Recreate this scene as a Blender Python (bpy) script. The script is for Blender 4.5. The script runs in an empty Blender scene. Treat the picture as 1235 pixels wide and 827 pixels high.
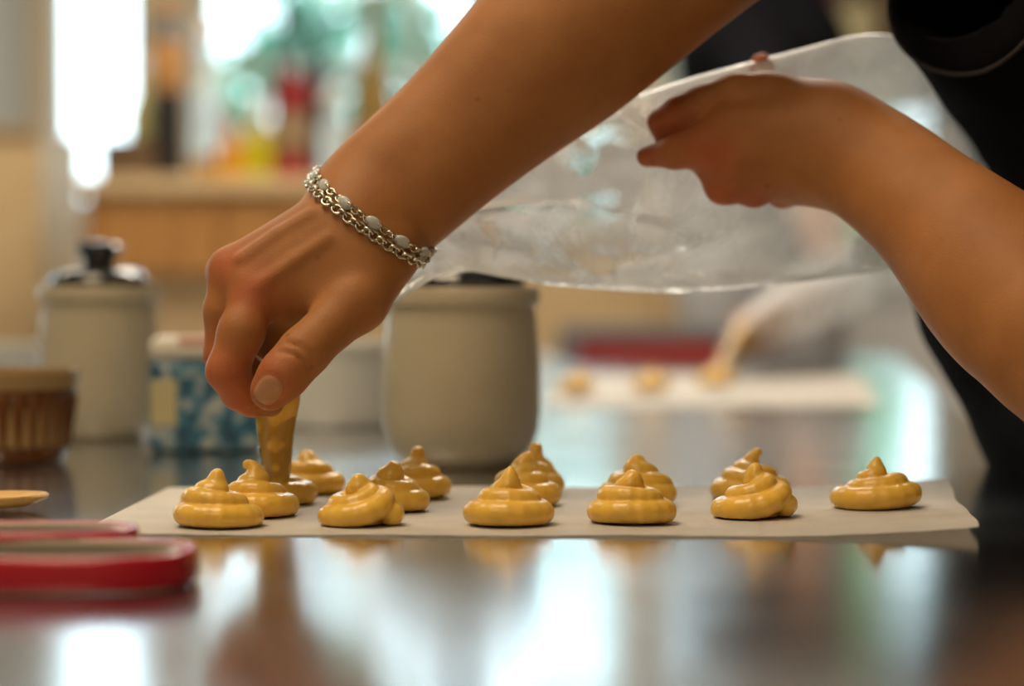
import bpy, bmesh, math, random
import numpy as np
from mathutils import Vector, Matrix

# ------------------------------------------------------------------ camera, world, light
SC = bpy.context.scene
COL = SC.collection
FPX = 1235 * 50.0 / 23.7           # focal length in pixels of the 1235 wide frame
CAMZ = 0.118                       # lens height above the steel table top (z = 0)
PITCH = math.atan((413.5 - 345.0) / FPX)
cd = bpy.data.cameras.new('camera'); cam = bpy.data.objects.new('camera', cd); COL.objects.link(cam)
cd.lens = 50; cd.sensor_width = 23.7; cd.clip_start = 0.05; cd.clip_end = 100
cam.location = (0, 0, CAMZ); cam.rotation_euler = (math.pi / 2 - PITCH, 0, 0)
cd.dof.use_dof = True; cd.dof.focus_distance = 1.085; cd.dof.aperture_fstop = 2.2
SC.camera = cam

W = bpy.data.worlds.new('world'); SC.world = W; W.use_nodes = True
bg = W.node_tree.nodes['Background']
bg.inputs[0].default_value = (0.74, 0.90, 1.0, 1); bg.inputs[1].default_value = 6.0
SC.view_settings.view_transform = 'Standard'; SC.view_settings.look = 'None'
SC.view_settings.gamma = 1.0; SC.view_settings.use_curve_mapping = False
SC.view_settings.exposure = 0.0

def area(name, loc, target, sx, sy, power, col, portal=False):
    ld = bpy.data.lights.new(name, 'AREA'); ld.shape = 'RECTANGLE'; ld.size = sx; ld.size_y = sy
    ld.energy = power; ld.color = col
    o = bpy.data.objects.new(name, ld); COL.objects.link(o); o.location = loc
    d = Vector(target) - Vector(loc); o.rotation_euler = d.to_track_quat('-Z', 'Y').to_euler()
    if portal: ld.cycles.is_portal = True
    return o
area('ceiling_lamp_light', (-0.60, 0.95, 1.66), (-0.60, 0.95, 0), 0.9, 0.9, 22, (1.0, 0.78, 0.52))
area('ceiling_lamp_light_front', (-0.55, -0.75, 1.66), (-0.55, -0.75, 0), 0.9, 0.9, 15, (1.0, 0.76, 0.50))
area('ceiling_lamp_light_back', (0.25, 3.2, 1.66), (0.25, 3.2, 0), 0.9, 0.9, 44, (1.0, 0.88, 0.72))

area('added_fill_light_left', (-1.35, 3.5, 1.66), (-1.35, 3.5, 0), 0.9, 0.9, 18, (1.0, 0.86, 0.68))  # no known lamp: added fill that brightens the back left wall and cabinet

# ------------------------------------------------------------------ coordinates
_c, _s = math.cos(PITCH), math.sin(PITCH)
def P(px, py, d):
    """a point of the place seen at pixel (px, py) at horizontal distance d from the lens"""
    u = (px - 617.5) / FPX; v = (413.5 - py) / FPX
    dy = _c + v * _s; dz = -_s + v * _c
    k = d / dy
    return np.array((u * k, d, CAMZ + dz * k))
def gd(py):                        # distance of a table-top point seen at row py
    v = (413.5 - py) / FPX
    return -CAMZ / (-_s + v * _c) * (_c + v * _s)

# ------------------------------------------------------------------ materials
def nt(name):
    m = bpy.data.materials.new(name); m.use_nodes = True
    t = m.node_tree; return m, t, t.nodes['Principled BSDF']
def mat(name, col, rough=0.5, metal=0.0, spec=0.5, var=0.0, scale=8.0, bump=0.0, bscale=60.0, stretch=(1, 1, 1),
        sss=0.0, ssr=(1, .4, .15), trans=0.0, coat=0.0, col2=None, detail=3.0, emit=0.0):
    m, t, b = nt(name)
    b.inputs['Base Color'].default_value = (*col, 1); b.inputs['Roughness'].default_value = rough
    b.inputs['Metallic'].default_value = metal; b.inputs['Specular IOR Level'].default_value = spec
    b.inputs['Transmission Weight'].default_value = trans; b.inputs['Coat Weight'].default_value = coat
    if sss:
        b.inputs['Subsurface Weight'].default_value = sss; b.inputs['Subsurface Radius'].default_value = ssr
        b.inputs['Subsurface Scale'].default_value = 0.006
    tc = t.nodes.new('ShaderNodeTexCoord'); mp = t.nodes.new('ShaderNodeMapping')
    mp.inputs['Scale'].default_value = stretch; t.links.new(tc.outputs['Object'], mp.inputs[0])
    if var or col2:
        n = t.nodes.new('ShaderNodeTexNoise'); n.inputs['Scale'].default_value = scale; n.inputs['Detail'].default_value = detail
        t.links.new(mp.outputs[0], n.inputs['Vector'])
        r = t.nodes.new('ShaderNodeValToRGB')
        c2 = col2 if col2 else tuple(max(0, c * (1 - var)) for c in col)
        c1 = col if col2 else tuple(min(1, c * (1 + var)) for c in col)
        r.color_ramp.elements[0].position = 0.32; r.color_ramp.elements[1].position = 0.68
        r.color_ramp.elements[0].color = (*c2, 1); r.color_ramp.elements[1].color = (*c1, 1)
        t.links.new(n.outputs['Fac'], r.inputs[0]); t.links.new(r.outputs[0], b.inputs['Base Color'])
    if bump:
        n2 = t.nodes.new('ShaderNodeTexNoise'); n2.inputs['Scale'].default_value = bscale; n2.inputs['Detail'].default_value = 4
        t.links.new(mp.outputs[0], n2.inputs['Vector'])
        bp = t.nodes.new('ShaderNodeBump'); bp.inputs['Strength'].default_value = bump; bp.inputs['Distance'].default_value = 0.002
        t.links.new(n2.outputs['Fac'], bp.inputs['Height']); t.links.new(bp.outputs[0], b.inputs['Normal'])
    return m

def steel_mat():
    m, t, b = nt('brushed_steel')
    b.inputs['Metallic'].default_value = 1.0; b.inputs['Base Color'].default_value = (.50, .52, .535, 1)
    tc = t.nodes.new('ShaderNodeTexCoord'); mp = t.nodes.new('ShaderNodeMapping'); mp.inputs['Scale'].default_value = (3, 40, 3)
    t.links.new(tc.outputs['Object'], mp.inputs[0])
    n = t.nodes.new('ShaderNodeTexNoise'); n.inputs['Scale'].default_value = 14; n.inputs['Detail'].default_value = 6
    t.links.new(mp.outputs[0], n.inputs['Vector'])
    n3 = t.nodes.new('ShaderNodeTexNoise'); n3.inputs['Scale'].default_value = 9; n3.inputs['Detail'].default_value = 5
    t.links.new(tc.outputs['Object'], n3.inputs['Vector'])
    r = t.nodes.new('ShaderNodeMapRange'); r.inputs['To Min'].default_value = 0.12; r.inputs['To Max'].default_value = 0.22
    t.links.new(n3.outputs['Fac'], r.inputs['Value']); t.links.new(r.outputs[0], b.inputs['Roughness'])
    bp = t.nodes.new('ShaderNodeBump'); bp.inputs['Strength'].default_value = 0.02; bp.inputs['Distance'].default_value = 0.0004
    t.links.new(n.outputs['Fac'], bp.inputs['Height'])
    n4 = t.nodes.new('ShaderNodeTexNoise'); n4.inputs['Scale'].default_value = 6; n4.inputs['Detail'].default_value = 2
    t.links.new(tc.outputs['Object'], n4.inputs['Vector'])
    bp2 = t.nodes.new('ShaderNodeBump'); bp2.inputs['Strength'].default_value = 0.10; bp2.inputs['Distance'].default_value = 0.002
    t.links.new(n4.outputs['Fac'], bp2.inputs['Height']); t.links.new(bp.outputs[0], bp2.inputs['Normal'])
    t.links.new(bp2.outputs[0], b.inputs['Normal'])
    return m

def skin_mat():
    m, t, b = nt('skin')
    tc = t.nodes.new('ShaderNodeTexCoord')
    n = t.nodes.new('ShaderNodeTexNoise'); n.inputs['Scale'].default_value = 28; n.inputs['Detail'].default_value = 5
    t.links.new(tc.outputs['Object'], n.inputs['Vector'])
    r = t.nodes.new('ShaderNodeValToRGB'); r.color_ramp.elements[0].position = .3; r.color_ramp.elements[1].position = .7
    r.color_ramp.elements[0].color = (.34, .135, .040, 1); r.color_ramp.elements[1].color = (.43, .182, .056, 1)
    t.links.new(n.outputs['Fac'], r.inputs[0])
    at = t.nodes.new('ShaderNodeAttribute'); at.attribute_name = 'blush'
    mx = t.nodes.new('ShaderNodeMix'); mx.data_type = 'RGBA'; mx.inputs['B'].default_value = (.48, .095, .045, 1)
    t.links.new(r.outputs[0], mx.inputs['A'])
    mu = t.nodes.new('ShaderNodeMath'); mu.operation = 'MULTIPLY'; mu.inputs[1].default_value = .55
    t.links.new(at.outputs['Fac'], mu.inputs[0]); t.links.new(mu.outputs[0], mx.inputs['Factor'])
    # freckles
    v = t.nodes.new('ShaderNodeTexVoronoi'); v.inputs['Scale'].default_value = 62
    t.links.new(tc.outputs['Object'], v.inputs['Vector'])
    fr = t.nodes.new('ShaderNodeValToRGB'); fr.color_ramp.elements[0].position = .04; fr.color_ramp.elements[1].position = .14
    fr.color_ramp.elements[0].color = (1, 1, 1, 1); fr.color_ramp.elements[1].color = (0, 0, 0, 1)
    t.links.new(v.outputs['Distance'], fr.inputs[0])
    gt = t.nodes.new('ShaderNodeMath'); gt.operation = 'GREATER_THAN'; gt.inputs[1].default_value = .62
    sep = t.nodes.new('ShaderNodeSeparateColor'); t.links.new(v.outputs['Color'], sep.inputs[0]); t.links.new(sep.outputs[0], gt.inputs[0])
    m2 = t.nodes.new('ShaderNodeMath'); m2.operation = 'MULTIPLY'
    t.links.new(fr.outputs[0], m2.inputs[0]); t.links.new(gt.outputs[0], m2.inputs[1])
    m3 = t.nodes.new('ShaderNodeMath'); m3.operation = 'MULTIPLY'; m3.inputs[1].default_value = .45
    t.links.new(m2.outputs[0], m3.inputs[0])
    mx2 = t.nodes.new('ShaderNodeMix'); mx2.data_type = 'RGBA'; mx2.inputs['B'].default_value = (.16, .05, .02, 1)
    t.links.new(mx.outputs['Result'], mx2.inputs['A']); t.links.new(m3.outputs[0], mx2.inputs['Factor'])
    nv_ = t.nodes.new('ShaderNodeAttribute'); nv_.attribute_name = 'nail'
    nr = t.nodes.new('ShaderNodeMapRange'); nr.inputs['From Min'].default_value = .46; nr.inputs['From Max'].default_value = .54
    t.links.new(nv_.outputs['Fac'], nr.inputs['Value'])
    mx3 = t.nodes.new('ShaderNodeMix'); mx3.data_type = 'RGBA'; mx3.inputs['B'].default_value = (.46, .235, .12, 1)
    t.links.new(mx2.outputs['Result'], mx3.inputs['A']); t.links.new(nr.outputs[0], mx3.inputs['Factor']); t.links.new(mx3.outputs['Result'], b.inputs['Base Color'])
    rr_ = t.nodes.new('ShaderNodeMapRange'); rr_.inputs['To Min'].default_value = .58; rr_.inputs['To Max'].default_value = .22
    t.links.new(nr.outputs[0], rr_.inputs['Value']); t.links.new(rr_.outputs[0], b.inputs['Roughness']); b.inputs['Specular IOR Level'].default_value = .32
    b.inputs['Subsurface Weight'].default_value = .12; b.inputs['Subsurface Radius'].default_value = (1, .35, .18); b.inputs['Subsurface Scale'].default_value = .004
    v2 = t.nodes.new('ShaderNodeTexVoronoi'); v2.inputs['Scale'].default_value = 900
    t.links.new(tc.outputs['Object'], v2.inputs['Vector'])
    bp = t.nodes.new('ShaderNodeBump'); bp.inputs['Strength'].default_value = .18; bp.inputs['Distance'].default_value = .0005
    t.links.new(v2.outputs['Distance'], bp.inputs['Height']); t.links.new(bp.outputs[0], b.inputs['Normal'])
    return m

def film_mat(name, base=.22, res=.98, scale=26, tint=(.93, .95, .96), thr=(.45, .55)):
    """clear plastic film, milky where cream clings to it"""
    m, t, b = nt(name)
    b.inputs['Base Color'].default_value = (*tint, 1); b.inputs['Roughness'].default_value = .22
    out = t.nodes['Material Output']
    tr = t.nodes.new('ShaderNodeBsdfTransparent'); tr.inputs[0].default_value = (.97, .98, .98, 1)
    tl = t.nodes.new('ShaderNodeBsdfTranslucent'); tl.inputs[0].default_value = (*tint, 1)
    a = t.nodes.new('ShaderNodeMixShader'); a.inputs[0].default_value = .5
    t.links.new(b.outputs[0], a.inputs[1]); t.links.new(tl.outputs[0], a.inputs[2])
    gl = t.nodes.new('ShaderNodeBsdfGlossy'); gl.inputs['Roughness'].default_value = .08
    lw = t.nodes.new('ShaderNodeFresnel'); lw.inputs[0].default_value = 1.45
    nb_ = t.nodes.new('ShaderNodeTexNoise'); nb_.inputs['Scale'].default_value = 70; nb_.inputs['Detail'].default_value = 3
    bq = t.nodes.new('ShaderNodeBump'); bq.inputs['Strength'].default_value = .5; bq.inputs['Distance'].default_value = .004
    t.links.new(nb_.outputs['Fac'], bq.inputs['Height']); t.links.new(bq.outputs[0], gl.inputs['Normal']); t.links.new(bq.outputs[0], b.inputs['Normal'])
    clear = t.nodes.new('ShaderNodeMixShader'); t.links.new(lw.outputs[0], clear.inputs[0])
    t.links.new(tr.outputs[0], clear.inputs[1]); t.links.new(gl.outputs[0], clear.inputs[2])
    at = t.nodes.new('ShaderNodeAttribute'); at.attribute_name = 'residue'
    tc = t.nodes.new('ShaderNodeTexCoord'); t.links.new(tc.outputs['Object'], nb_.inputs['Vector'])
    n = t.nodes.new('ShaderNodeTexNoise'); n.inputs['Scale'].default_value = scale; n.inputs['Detail'].default_value = 6; n.inputs['Distortion'].default_value = 1.2
    t.links.new(tc.outputs['Object'], n.inputs['Vector'])
    r = t.nodes.new('ShaderNodeMapRange'); r.inputs['From Min'].default_value = thr[0]; r.inputs['From Max'].default_value = thr[1]
    r.inputs['To Min'].default_value = 0; r.inputs['To Max'].default_value = res - base
    t.links.new(n.outputs['Fac'], r.inputs['Value'])
    mu = t.nodes.new('ShaderNodeMath'); mu.operation = 'MULTIPLY'; t.links.new(r.outputs[0], mu.inputs[0]); t.links.new(at.outputs['Fac'], mu.inputs[1])
    ad = t.nodes.new('ShaderNodeMath'); ad.operation = 'ADD'; t.links.new(mu.outputs[0], ad.inputs[0])
    hz = t.nodes.new('ShaderNodeAttribute'); hz.attribute_name = 'haze'; t.links.new(hz.outputs['Fac'], ad.inputs[1])
    f = t.nodes.new('ShaderNodeMixShader'); t.links.new(ad.outputs[0], f.inputs[0])
    t.links.new(clear.outputs[0], f.inputs[1]); t.links.new(a.outputs[0], f.inputs[2]); t.links.new(f.outputs[0], out.inputs[0])
    return m

def pane_mat():
    m, t, b = nt('window_glass'); out = t.nodes['Material Output']
    tr = t.nodes.new('ShaderNodeBsdfTransparent'); tr.inputs[0].default_value = (.95, .98, .97, 1)
    gl = t.nodes.new('ShaderNodeBsdfGlossy'); gl.inputs['Roughness'].default_value = .02
    fr = t.nodes.new('ShaderNodeFresnel'); fr.inputs[0].default_value = 1.45
    mx = t.nodes.new('ShaderNodeMixShader'); t.links.new(fr.outputs[0], mx.inputs[0]); t.links.new(tr.outputs[0], mx.inputs[1]); t.links.new(gl.outputs[0], mx.inputs[2])
    t.links.new(mx.outputs[0], out.inputs[0]); return m

def pattern_mat():
    m, t, b = nt('blue_floral_print')
    tc = t.nodes.new('ShaderNodeTexCoord'); v = t.nodes.new('ShaderNodeTexVoronoi'); v.inputs['Scale'].default_value = 130
    t.links.new(tc.outputs['Object'], v.inputs['Vector'])
    n = t.nodes.new('ShaderNodeTexNoise'); n.inputs['Scale'].default_value = 90; n.inputs['Detail'].default_value = 3
    t.links.new(tc.outputs['Object'], n.inputs['Vector'])
    r = t.nodes.new('ShaderNodeValToRGB'); e = r.color_ramp.elements
    e[0].position = .38; e[0].color = (.012, .055, .10, 1); e[1].position = .66; e[1].color = (.42, .44, .42, 1)
    k = e.new(.50); k.color = (.03, .16, .26, 1)
    t.links.new(n.outputs['Fac'], r.inputs[0]); t.links.new(r.outputs[0], b.inputs['Base Color']); b.inputs['Roughness'].default_value = .45
    return m

M = dict(
    steel=steel_mat(), skin=skin_mat(), pane=pane_mat(),
    choux=mat('choux_paste', (.82, .51, .085), .27, spec=.5, var=.10, scale=70, bump=.12, bscale=260, sss=.3, ssr=(1, .55, .12)),
    paper=mat('baking_parchment', (.84, .80, .74), .62, var=.05, scale=30, bump=.25, bscale=180),
    film=film_mat('piping_bag_film'), film_far=film_mat('far_bag_film', base=.5, res=.8),
    black=mat('black_cotton', (.0040, .0036, .0055), .9, spec=.08, var=.25, scale=40, bump=.35, bscale=900),
    hem=mat('black_hem', (.03, .022, .026), .8, bump=.3, bscale=700),
    silver=mat('tarnished_silver', (.62, .58, .47), .24, metal=1.0, var=.25, scale=300),
    stone=mat('pale_cabochon', (.72, .74, .72), .12, spec=.7, trans=.25),
    stoneware=mat('beige_stoneware', (.46, .40, .28), .42, var=.05, scale=14, bump=.08, bscale=60, coat=.3),
    lidblack=mat('black_glazed_lid', (.006, .008, .012), .10, spec=.7, coat=.6),
    brownglaze=mat('brown_glaze', (.16, .052, .008), .2, spec=.5, coat=.6, col2=(.10, .03, .006), scale=25),
    tanglaze=mat('tan_glaze', (.34, .22, .09), .25, coat=.4, var=.1),
    whiteglaze=mat('white_glaze', (.66, .66, .62), .25, coat=.4, var=.03),
    print=pattern_mat(), card=mat('pale_card', (.72, .68, .60), .6, var=.06), label=mat('cream_label', (.50, .44, .24), .6, var=.08),
    rosy=mat('pink_label', (.62, .36, .28), .6, var=.1),
    red=mat('red_plastic', (.46, .006, .022), .25, spec=.5, coat=.2, var=.05),
    greygrip=mat('grey_rubber_grip', (.27, .235, .17), .5, var=.06),
    blade=mat('scissor_steel', (.6, .61, .63), .2, metal=1.0, var=.06, scale=60),
    spoonwood=mat('yellow_wood', (.62, .38, .11), .5, var=.15, scale=40, stretch=(1, 8, 8), bump=.2),
    wood=mat('orange_pine', (.44, .21, .055), .45, col2=(.32, .14, .035), scale=5, stretch=(7, 1, 1), bump=.2, bscale=30),
    woodpale=mat('pale_beech', (.66, .48, .27), .5, col2=(.56, .39, .20), scale=5, stretch=(1, 1, 7), bump=.15, bscale=30),
    darkwood=mat('dark_wood', (.11, .065, .03), .5, var=.3, scale=20),
    wall=mat('cream_plaster', (.62, .52, .38), .8, var=.05, scale=3, bump=.2), wallgrey=mat('grey_plaster', (.48, .50, .50), .8, var=.04, scale=3, bump=.2),
    ceil=mat('ceiling_paint', (.74, .72, .68), .85, var=.03), floor=mat('floor_tile', (.22, .17, .12), .45, var=.15, scale=6),
    frame=mat('window_frame_paint', (.74, .75, .73), .45, var=.04), white=mat('white_paint', (.78, .78, .78), .4, var=.04),
    grey=mat('grey_metal', (.16, .18, .20), .4, metal=.3, var=.1), redtray=mat('red_enamel', (.30, .02, .015), .3, var=.1),
    leaf=mat('leaf', (.17, .32, .25), .6, col2=(.08, .20, .14), scale=9), bark=mat('bark', (.10, .07, .05), .8, var=.3, scale=30, bump=.5),
    leafbright=mat('bright_leaf', (.13, .55, .20), .6, col2=(.06, .36, .11), scale=9),
    lawn=mat('lawn', (.10, .30, .08), .9, var=.3, scale=20),
    denim=mat('dark_trousers', (.012, .014, .025), .8, var=.2, scale=60, bump=.3, bscale=400),
    hair=mat('dark_hair', (.03, .016, .009), .5, var=.3, scale=80, bump=.6, bscale=150),
    shoe=mat('black_shoe', (.02, .02, .02), .5, var=.2),
    apron=mat('grey_apron', (.50, .50, .52), .8, var=.08, scale=20, bump=.3, bscale=300),
)
def glass(name, col, rough=.08, trans=.55):
    return mat(name, col, rough, spec=.6, trans=trans, var=.1, scale=12)

# ------------------------------------------------------------------ object helpers
def link(name, me, m=None, parent=None, smooth=True, sharp=None):
    o = bpy.data.objects.new(name, me); COL.objects.link(o)
    if m is not None: me.materials.append(M[m] if isinstance(m, str) else m)
    if smooth:
        me.polygons.foreach_set('use_smooth', [True] * len(me.polygons))
        if sharp: me.set_sharp_from_angle(angle=math.radians(sharp))
    if parent is not None: o.parent = parent
    return o
def from_bm(name, bm, m, parent=None, smooth=True, sharp=35):
    me = bpy.data.meshes.new(name); bmesh.ops.recalc_face_normals(bm, faces=bm.faces); bm.to_mesh(me); bm.free()
    return link(name, me, m, parent, smooth, sharp)
def tag(o, label=None, cat=None, group=None, kind=None):
    if label: o['label'] = label
    if cat: o['category'] = cat
    if group: o['group'] = group
    if kind: o['kind'] = kind
    return o
def empty(name, loc=(0, 0, 0), rz=0.0):
    o = bpy.data.objects.new(name, None); COL.objects.link(o); o.location = loc; o.rotation_euler = (0, 0, rz); o.empty_display_size = .05
    return o
def box_bm(x0, x1, y0, y1, z0, z1, bev=0.0, seg=2, bm=None):
    bm2 = bmesh.new()
    bmesh.ops.create_cube(bm2, size=1)
    for v in bm2.verts: v.co = Vector(((x0 + x1) / 2 + v.co.x * (x1 - x0), (y0 + y1) / 2 + v.co.y * (y1 - y0), (z0 + z1) / 2 + v.co.z * (z1 - z0)))
    if bev: bmesh.ops.bevel(bm2, geom=list(bm2.edges), offset=bev, segments=seg, affect='EDGES', profile=.5)
    if bm is None: return bm2
    me = bpy.data.meshes.new('tmp'); bm2.to_mesh(me); bm2.free(); bm.from_mesh(me); bpy.data.meshes.remove(me); return bm
def box(name, x0, x1, y0, y1, z0, z1, m, parent=None, bev=0.0): return from_bm(name, box_bm(x0, x1, y0, y1, z0, z1, bev), m, parent, smooth=False)
def struct(name, x0, x1, y0, y1, z0, z1, m, bev=0.0): return tag(box(name, x0, x1, y0, y1, z0, z1, m, None, bev), kind='structure')
def lathe_bm(prof, n=64, flute=None):
    """profile of (r, z) pairs turned about z; flute(r, z, a) may change the radius"""
    bm = bmesh.new(); rings = []
    for r, z in prof:
        if r < 1e-6: rings.append([bm.verts.new((0, 0, z))]); continue
        ring = []
        for i in range(n):
            a = 2 * math.pi * i / n; rr = flute(r, z, a) if flute else r
            ring.append(bm.verts.new((rr * math.cos(a), rr * math.sin(a), z)))
        rings.append(ring)
    for a, b in zip(rings, rings[1:]):
        for i in range(n):
            j = (i + 1) % n
            if len(a) == 1 and len(b) == 1: continue
            if len(a) == 1: bm.faces.new((a[0], b[i], b[j]))
            elif len(b) == 1: bm.faces.new((a[i], a[j], b[0]))
            else: bm.faces.new((a[i], a[j], b[j], b[i]))
    return bm
def lathe(name, prof, m, parent=None, n=64, loc=None, flute=None, sharp=40):
    o = from_bm(name, lathe_bm(prof, n, flute), m, parent, sharp=sharp)
    if loc is not None: o.location = loc
    return o
def arc(cx, cz, r, a0, a1, n=6):
    return [(cx + r * math.cos(math.radians(a0 + (a1 - a0) * i / n)), cz + r * math.sin(math.radians(a0 + (a1 - a0) * i / n))) for i in range(n + 1)]
def tube_bm(pts, rad, n=10, closed=False, bm=None, cap=True):
    bm = bm or bmesh.new(); pts = [Vector(p) for p in pts]; N = len(pts)
    rad = rad if hasattr(rad, '__len__') else [rad] * N
    rings = []; up = Vector((0, 0, 1)); prev = None
    for i, p in enumerate(pts):
        t = (pts[(i + 1) % N] - pts[i - 1]) if closed else (pts[min(i + 1, N - 1)] - pts[max(i - 1, 0)])
        t.normalize()
        x = t.cross(up if prev is None and abs(t.z) < .9 else (Vector((1, 0, 0)) if prev is None else prev.cross(t)))
        if prev is not None: x = prev - t * prev.dot(t)
        x.normalize(); prev = x.copy(); y = t.cross(x)
        rings.append([bm.verts.new(p + (x * math.cos(2 * math.pi * k / n) + y * math.sin(2 * math.pi * k / n)) * rad[i]) for k in range(n)])
    R = range(N if closed else N - 1)
    for i in R:
        a, b = rings[i], rings[(i + 1) % N]
        for k in range(n): bm.faces.new((a[k], a[(k + 1) % n], b[(k + 1) % n], b[k]))
    if cap and not closed:
        bm.faces.new(rings[0][::-1]); bm.faces.new(rings[-1])
    return bm

# ------------------------------------------------------------------ smooth bodies: distance fields meshed with surface nets
def smin(a, b, k):
    h = np.clip(.5 + .5 * (b - a) / k, 0, 1)
    return b * (1 - h) + a * h - k * h * (1 - h)
def smax(a, b, k): return -smin(-a, -b, k)
FAR = 9.0
class Chain:
    """round cones (a, b, ra, rb) joined with one blending radius"""
    def __init__(self, prims, k):
        self.p = [(np.asarray(a, float), np.asarray(b, float), ra, rb) for a, b, ra, rb in prims]; self.k = k
        self.A = np.array([p[0] for p in self.p]); self.AB = np.array([p[1] for p in self.p]) - self.A
        self.L = np.maximum((self.AB ** 2).sum(1), 1e-12); self.ra = np.array([p[2] for p in self.p]); self.dr = np.array([p[3] for p in self.p]) - self.ra
    def one(self, q, i):
        w = q - self.A[i]; t = np.clip((w @ self.AB[i]) / self.L[i], 0, 1)
        w -= t[:, None] * self.AB[i]
        return np.sqrt(np.einsum('ij,ij->i', w, w)) - (self.ra[i] + self.dr[i] * t)
    def __call__(self, q, c=None, R=None):
        """c, R: centre and double half diagonal of the block in hand, so that far cones can be left out"""
        use = range(len(self.p))
        if c is not None:
            w = c - self.A; t = np.clip((w * self.AB).sum(1) / self.L, 0, 1)
            dc = np.linalg.norm(w - t[:, None] * self.AB, axis=1) - (self.ra + self.dr * t); m = dc.min()
            if m > R + .03: return np.full(len(q), m)
            use = np.nonzero(dc < m + R + 2 * self.k)[0]
        out = None
        for i in use:
            d = self.one(q, i)
            out = d if out is None else smin(out, d, self.k)
        return out
def chain(pts, k=.004): return Chain([(pts[i][0], pts[i + 1][0], pts[i][1], pts[i + 1][1]) for i in range(len(pts) - 1)], k)
def mesh_sdf(f, lo, hi, h, margin=.014, B=16):
    """surface nets over the blocks that the surface crosses; f(points, block centre, reach)"""
    lo = np.asarray(lo, float); n = np.ceil((np.asarray(hi) - lo) / (h * B)).astype(int)
    K = np.array([1, 4096, 4096 * 4096], dtype=np.int64)
    g = np.arange(B + 2); G = np.stack(np.meshgrid(g, g, g, indexing='ij'), -1).reshape(-1, 3)
    R = h * B * .9 + margin
    ck, cp, fq = [], [], []
    BI = np.stack(np.meshgrid(*[np.arange(k) for k in n], indexing='ij'), -1).reshape(-1, 3)
    BC = lo + (BI + .5) * h * B
    near = np.concatenate([np.abs(f(BC[i:i + 40000])) for i in range(0, len(BC), 40000)]) < R
    if True:
        for b, c in zip(BI[near], BC[near]):
            base = b * B
            pts = lo + (base + G) * h
            v = f(pts, c[None], h * (B + 2) * 1.74).reshape(B + 2, B + 2, B + 2)
            s = v < 0
            if s.all() or not s.any(): continue
            # cells 0..B (one extra so that neighbours exist on the low side of the next block)
            acc = np.zeros((B + 1,) * 3 + (3,)); cnt = np.zeros((B + 1,) * 3)
            for ax in range(3):
                for o1 in (0, 1):
                    for o2 in (0, 1):
                        off = [0, 0, 0]; oth = [x for x in range(3) if x != ax]; off[oth[0]] = o1; off[oth[1]] = o2
                        sl0 = tuple(slice(off[x], off[x] + B + 1) for x in range(3)); off[ax] += 1
                        sl1 = tuple(slice(off[x], off[x] + B + 1) for x in range(3))
                        a_, b_ = v[sl0], v[sl1]; cr = (a_ < 0) != (b_ < 0)
                        tt = np.where(cr, a_ / np.where(cr, a_ - b_, 1), 0)
                        cnt += cr; acc[..., ax] += np.where(cr, tt, 0)
                        acc[..., oth[0]] += cr * o1; acc[..., oth[1]] += cr * o2
            act = np.argwhere(cnt > 0)
            pos = acc[tuple(act.T)] / cnt[tuple(act.T)][:, None]
            ck.append((act + base) @ K); cp.append(lo + (act + base + pos) * h)
            # edges owned by this block: start corner 1..B on the two other axes
            for ax in range(3):
                oth = [(ax + 1) % 3, (ax + 2) % 3]
                st = [None] * 3; st[ax] = slice(1, B + 1); st[oth[0]] = slice(1, B + 1); st[oth[1]] = slice(1, B + 1)
                sp = list(st); sp[ax] = slice(2, B + 2)
                a_, b_ = s[tuple(st)], s[tuple(sp)]
                e = np.argwhere(a_ != b_)
                if not len(e): continue
                inside = a_[tuple(e.T)]; e = e + 1 + base
                d1 = np.zeros(3, int); d1[oth[0]] = 1; d2 = np.zeros(3, int); d2[oth[1]] = 1
                q = np.stack([(e - d1 - d2) @ K, (e - d2) @ K, e @ K, (e - d1) @ K], 1)
                q[~inside] = q[~inside][:, ::-1]
                fq.append(q)
    ck = np.concatenate(ck); cp = np.concatenate(cp); fq = np.concatenate(fq)
    uk, ix = np.unique(ck, return_index=True); V = cp[ix]
    fi = np.searchsorted(uk, fq); fi = np.clip(fi, 0, len(uk) - 1)
    ok = (uk[fi] == fq).all(1); F = fi[ok]
    me = bpy.data.meshes.new('body'); me.vertices.add(len(V)); me.vertices.foreach_set('co', V.astype(np.float32).ravel())
    me.loops.add(len(F) * 4); me.loops.foreach_set('vertex_index', F.astype(np.int32).ravel())
    me.polygons.add(len(F)); me.polygons.foreach_set('loop_start', np.arange(0, len(F) * 4, 4, dtype=np.int32))
    me.update(calc_edges=True); me.validate()
    return me, V, F
def wav(q, s, seed=0):             # cheap smooth noise in -1..1
    rg = np.random.RandomState(seed); o = 0
    for _ in range(5):
        d = rg.normal(size=3); d /= np.linalg.norm(d); o = o + np.sin(q @ d * s * rg.uniform(.6, 1.6) + rg.uniform(0, 6.28))
    return o / 5

# ================================================================== the room
FZ, CZ = -0.90, 1.75
YB = 5.2
struct('floor', -4, 4, -2.2, YB + .2, FZ - .1, FZ, 'floor')
struct('ceiling', -4, 4, -2.2, YB + .2, CZ, CZ + .1, 'ceil')
struct('wall_left', -4.1, -4, -2.2, YB + .2, FZ, CZ, 'wallgrey')
struct('wall_right', 4, 4.1, -2.2, YB + .2, FZ, CZ, 'wall')
struct('wall_front', -4, 4, -2.3, -2.2, FZ, CZ, 'wall')
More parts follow.
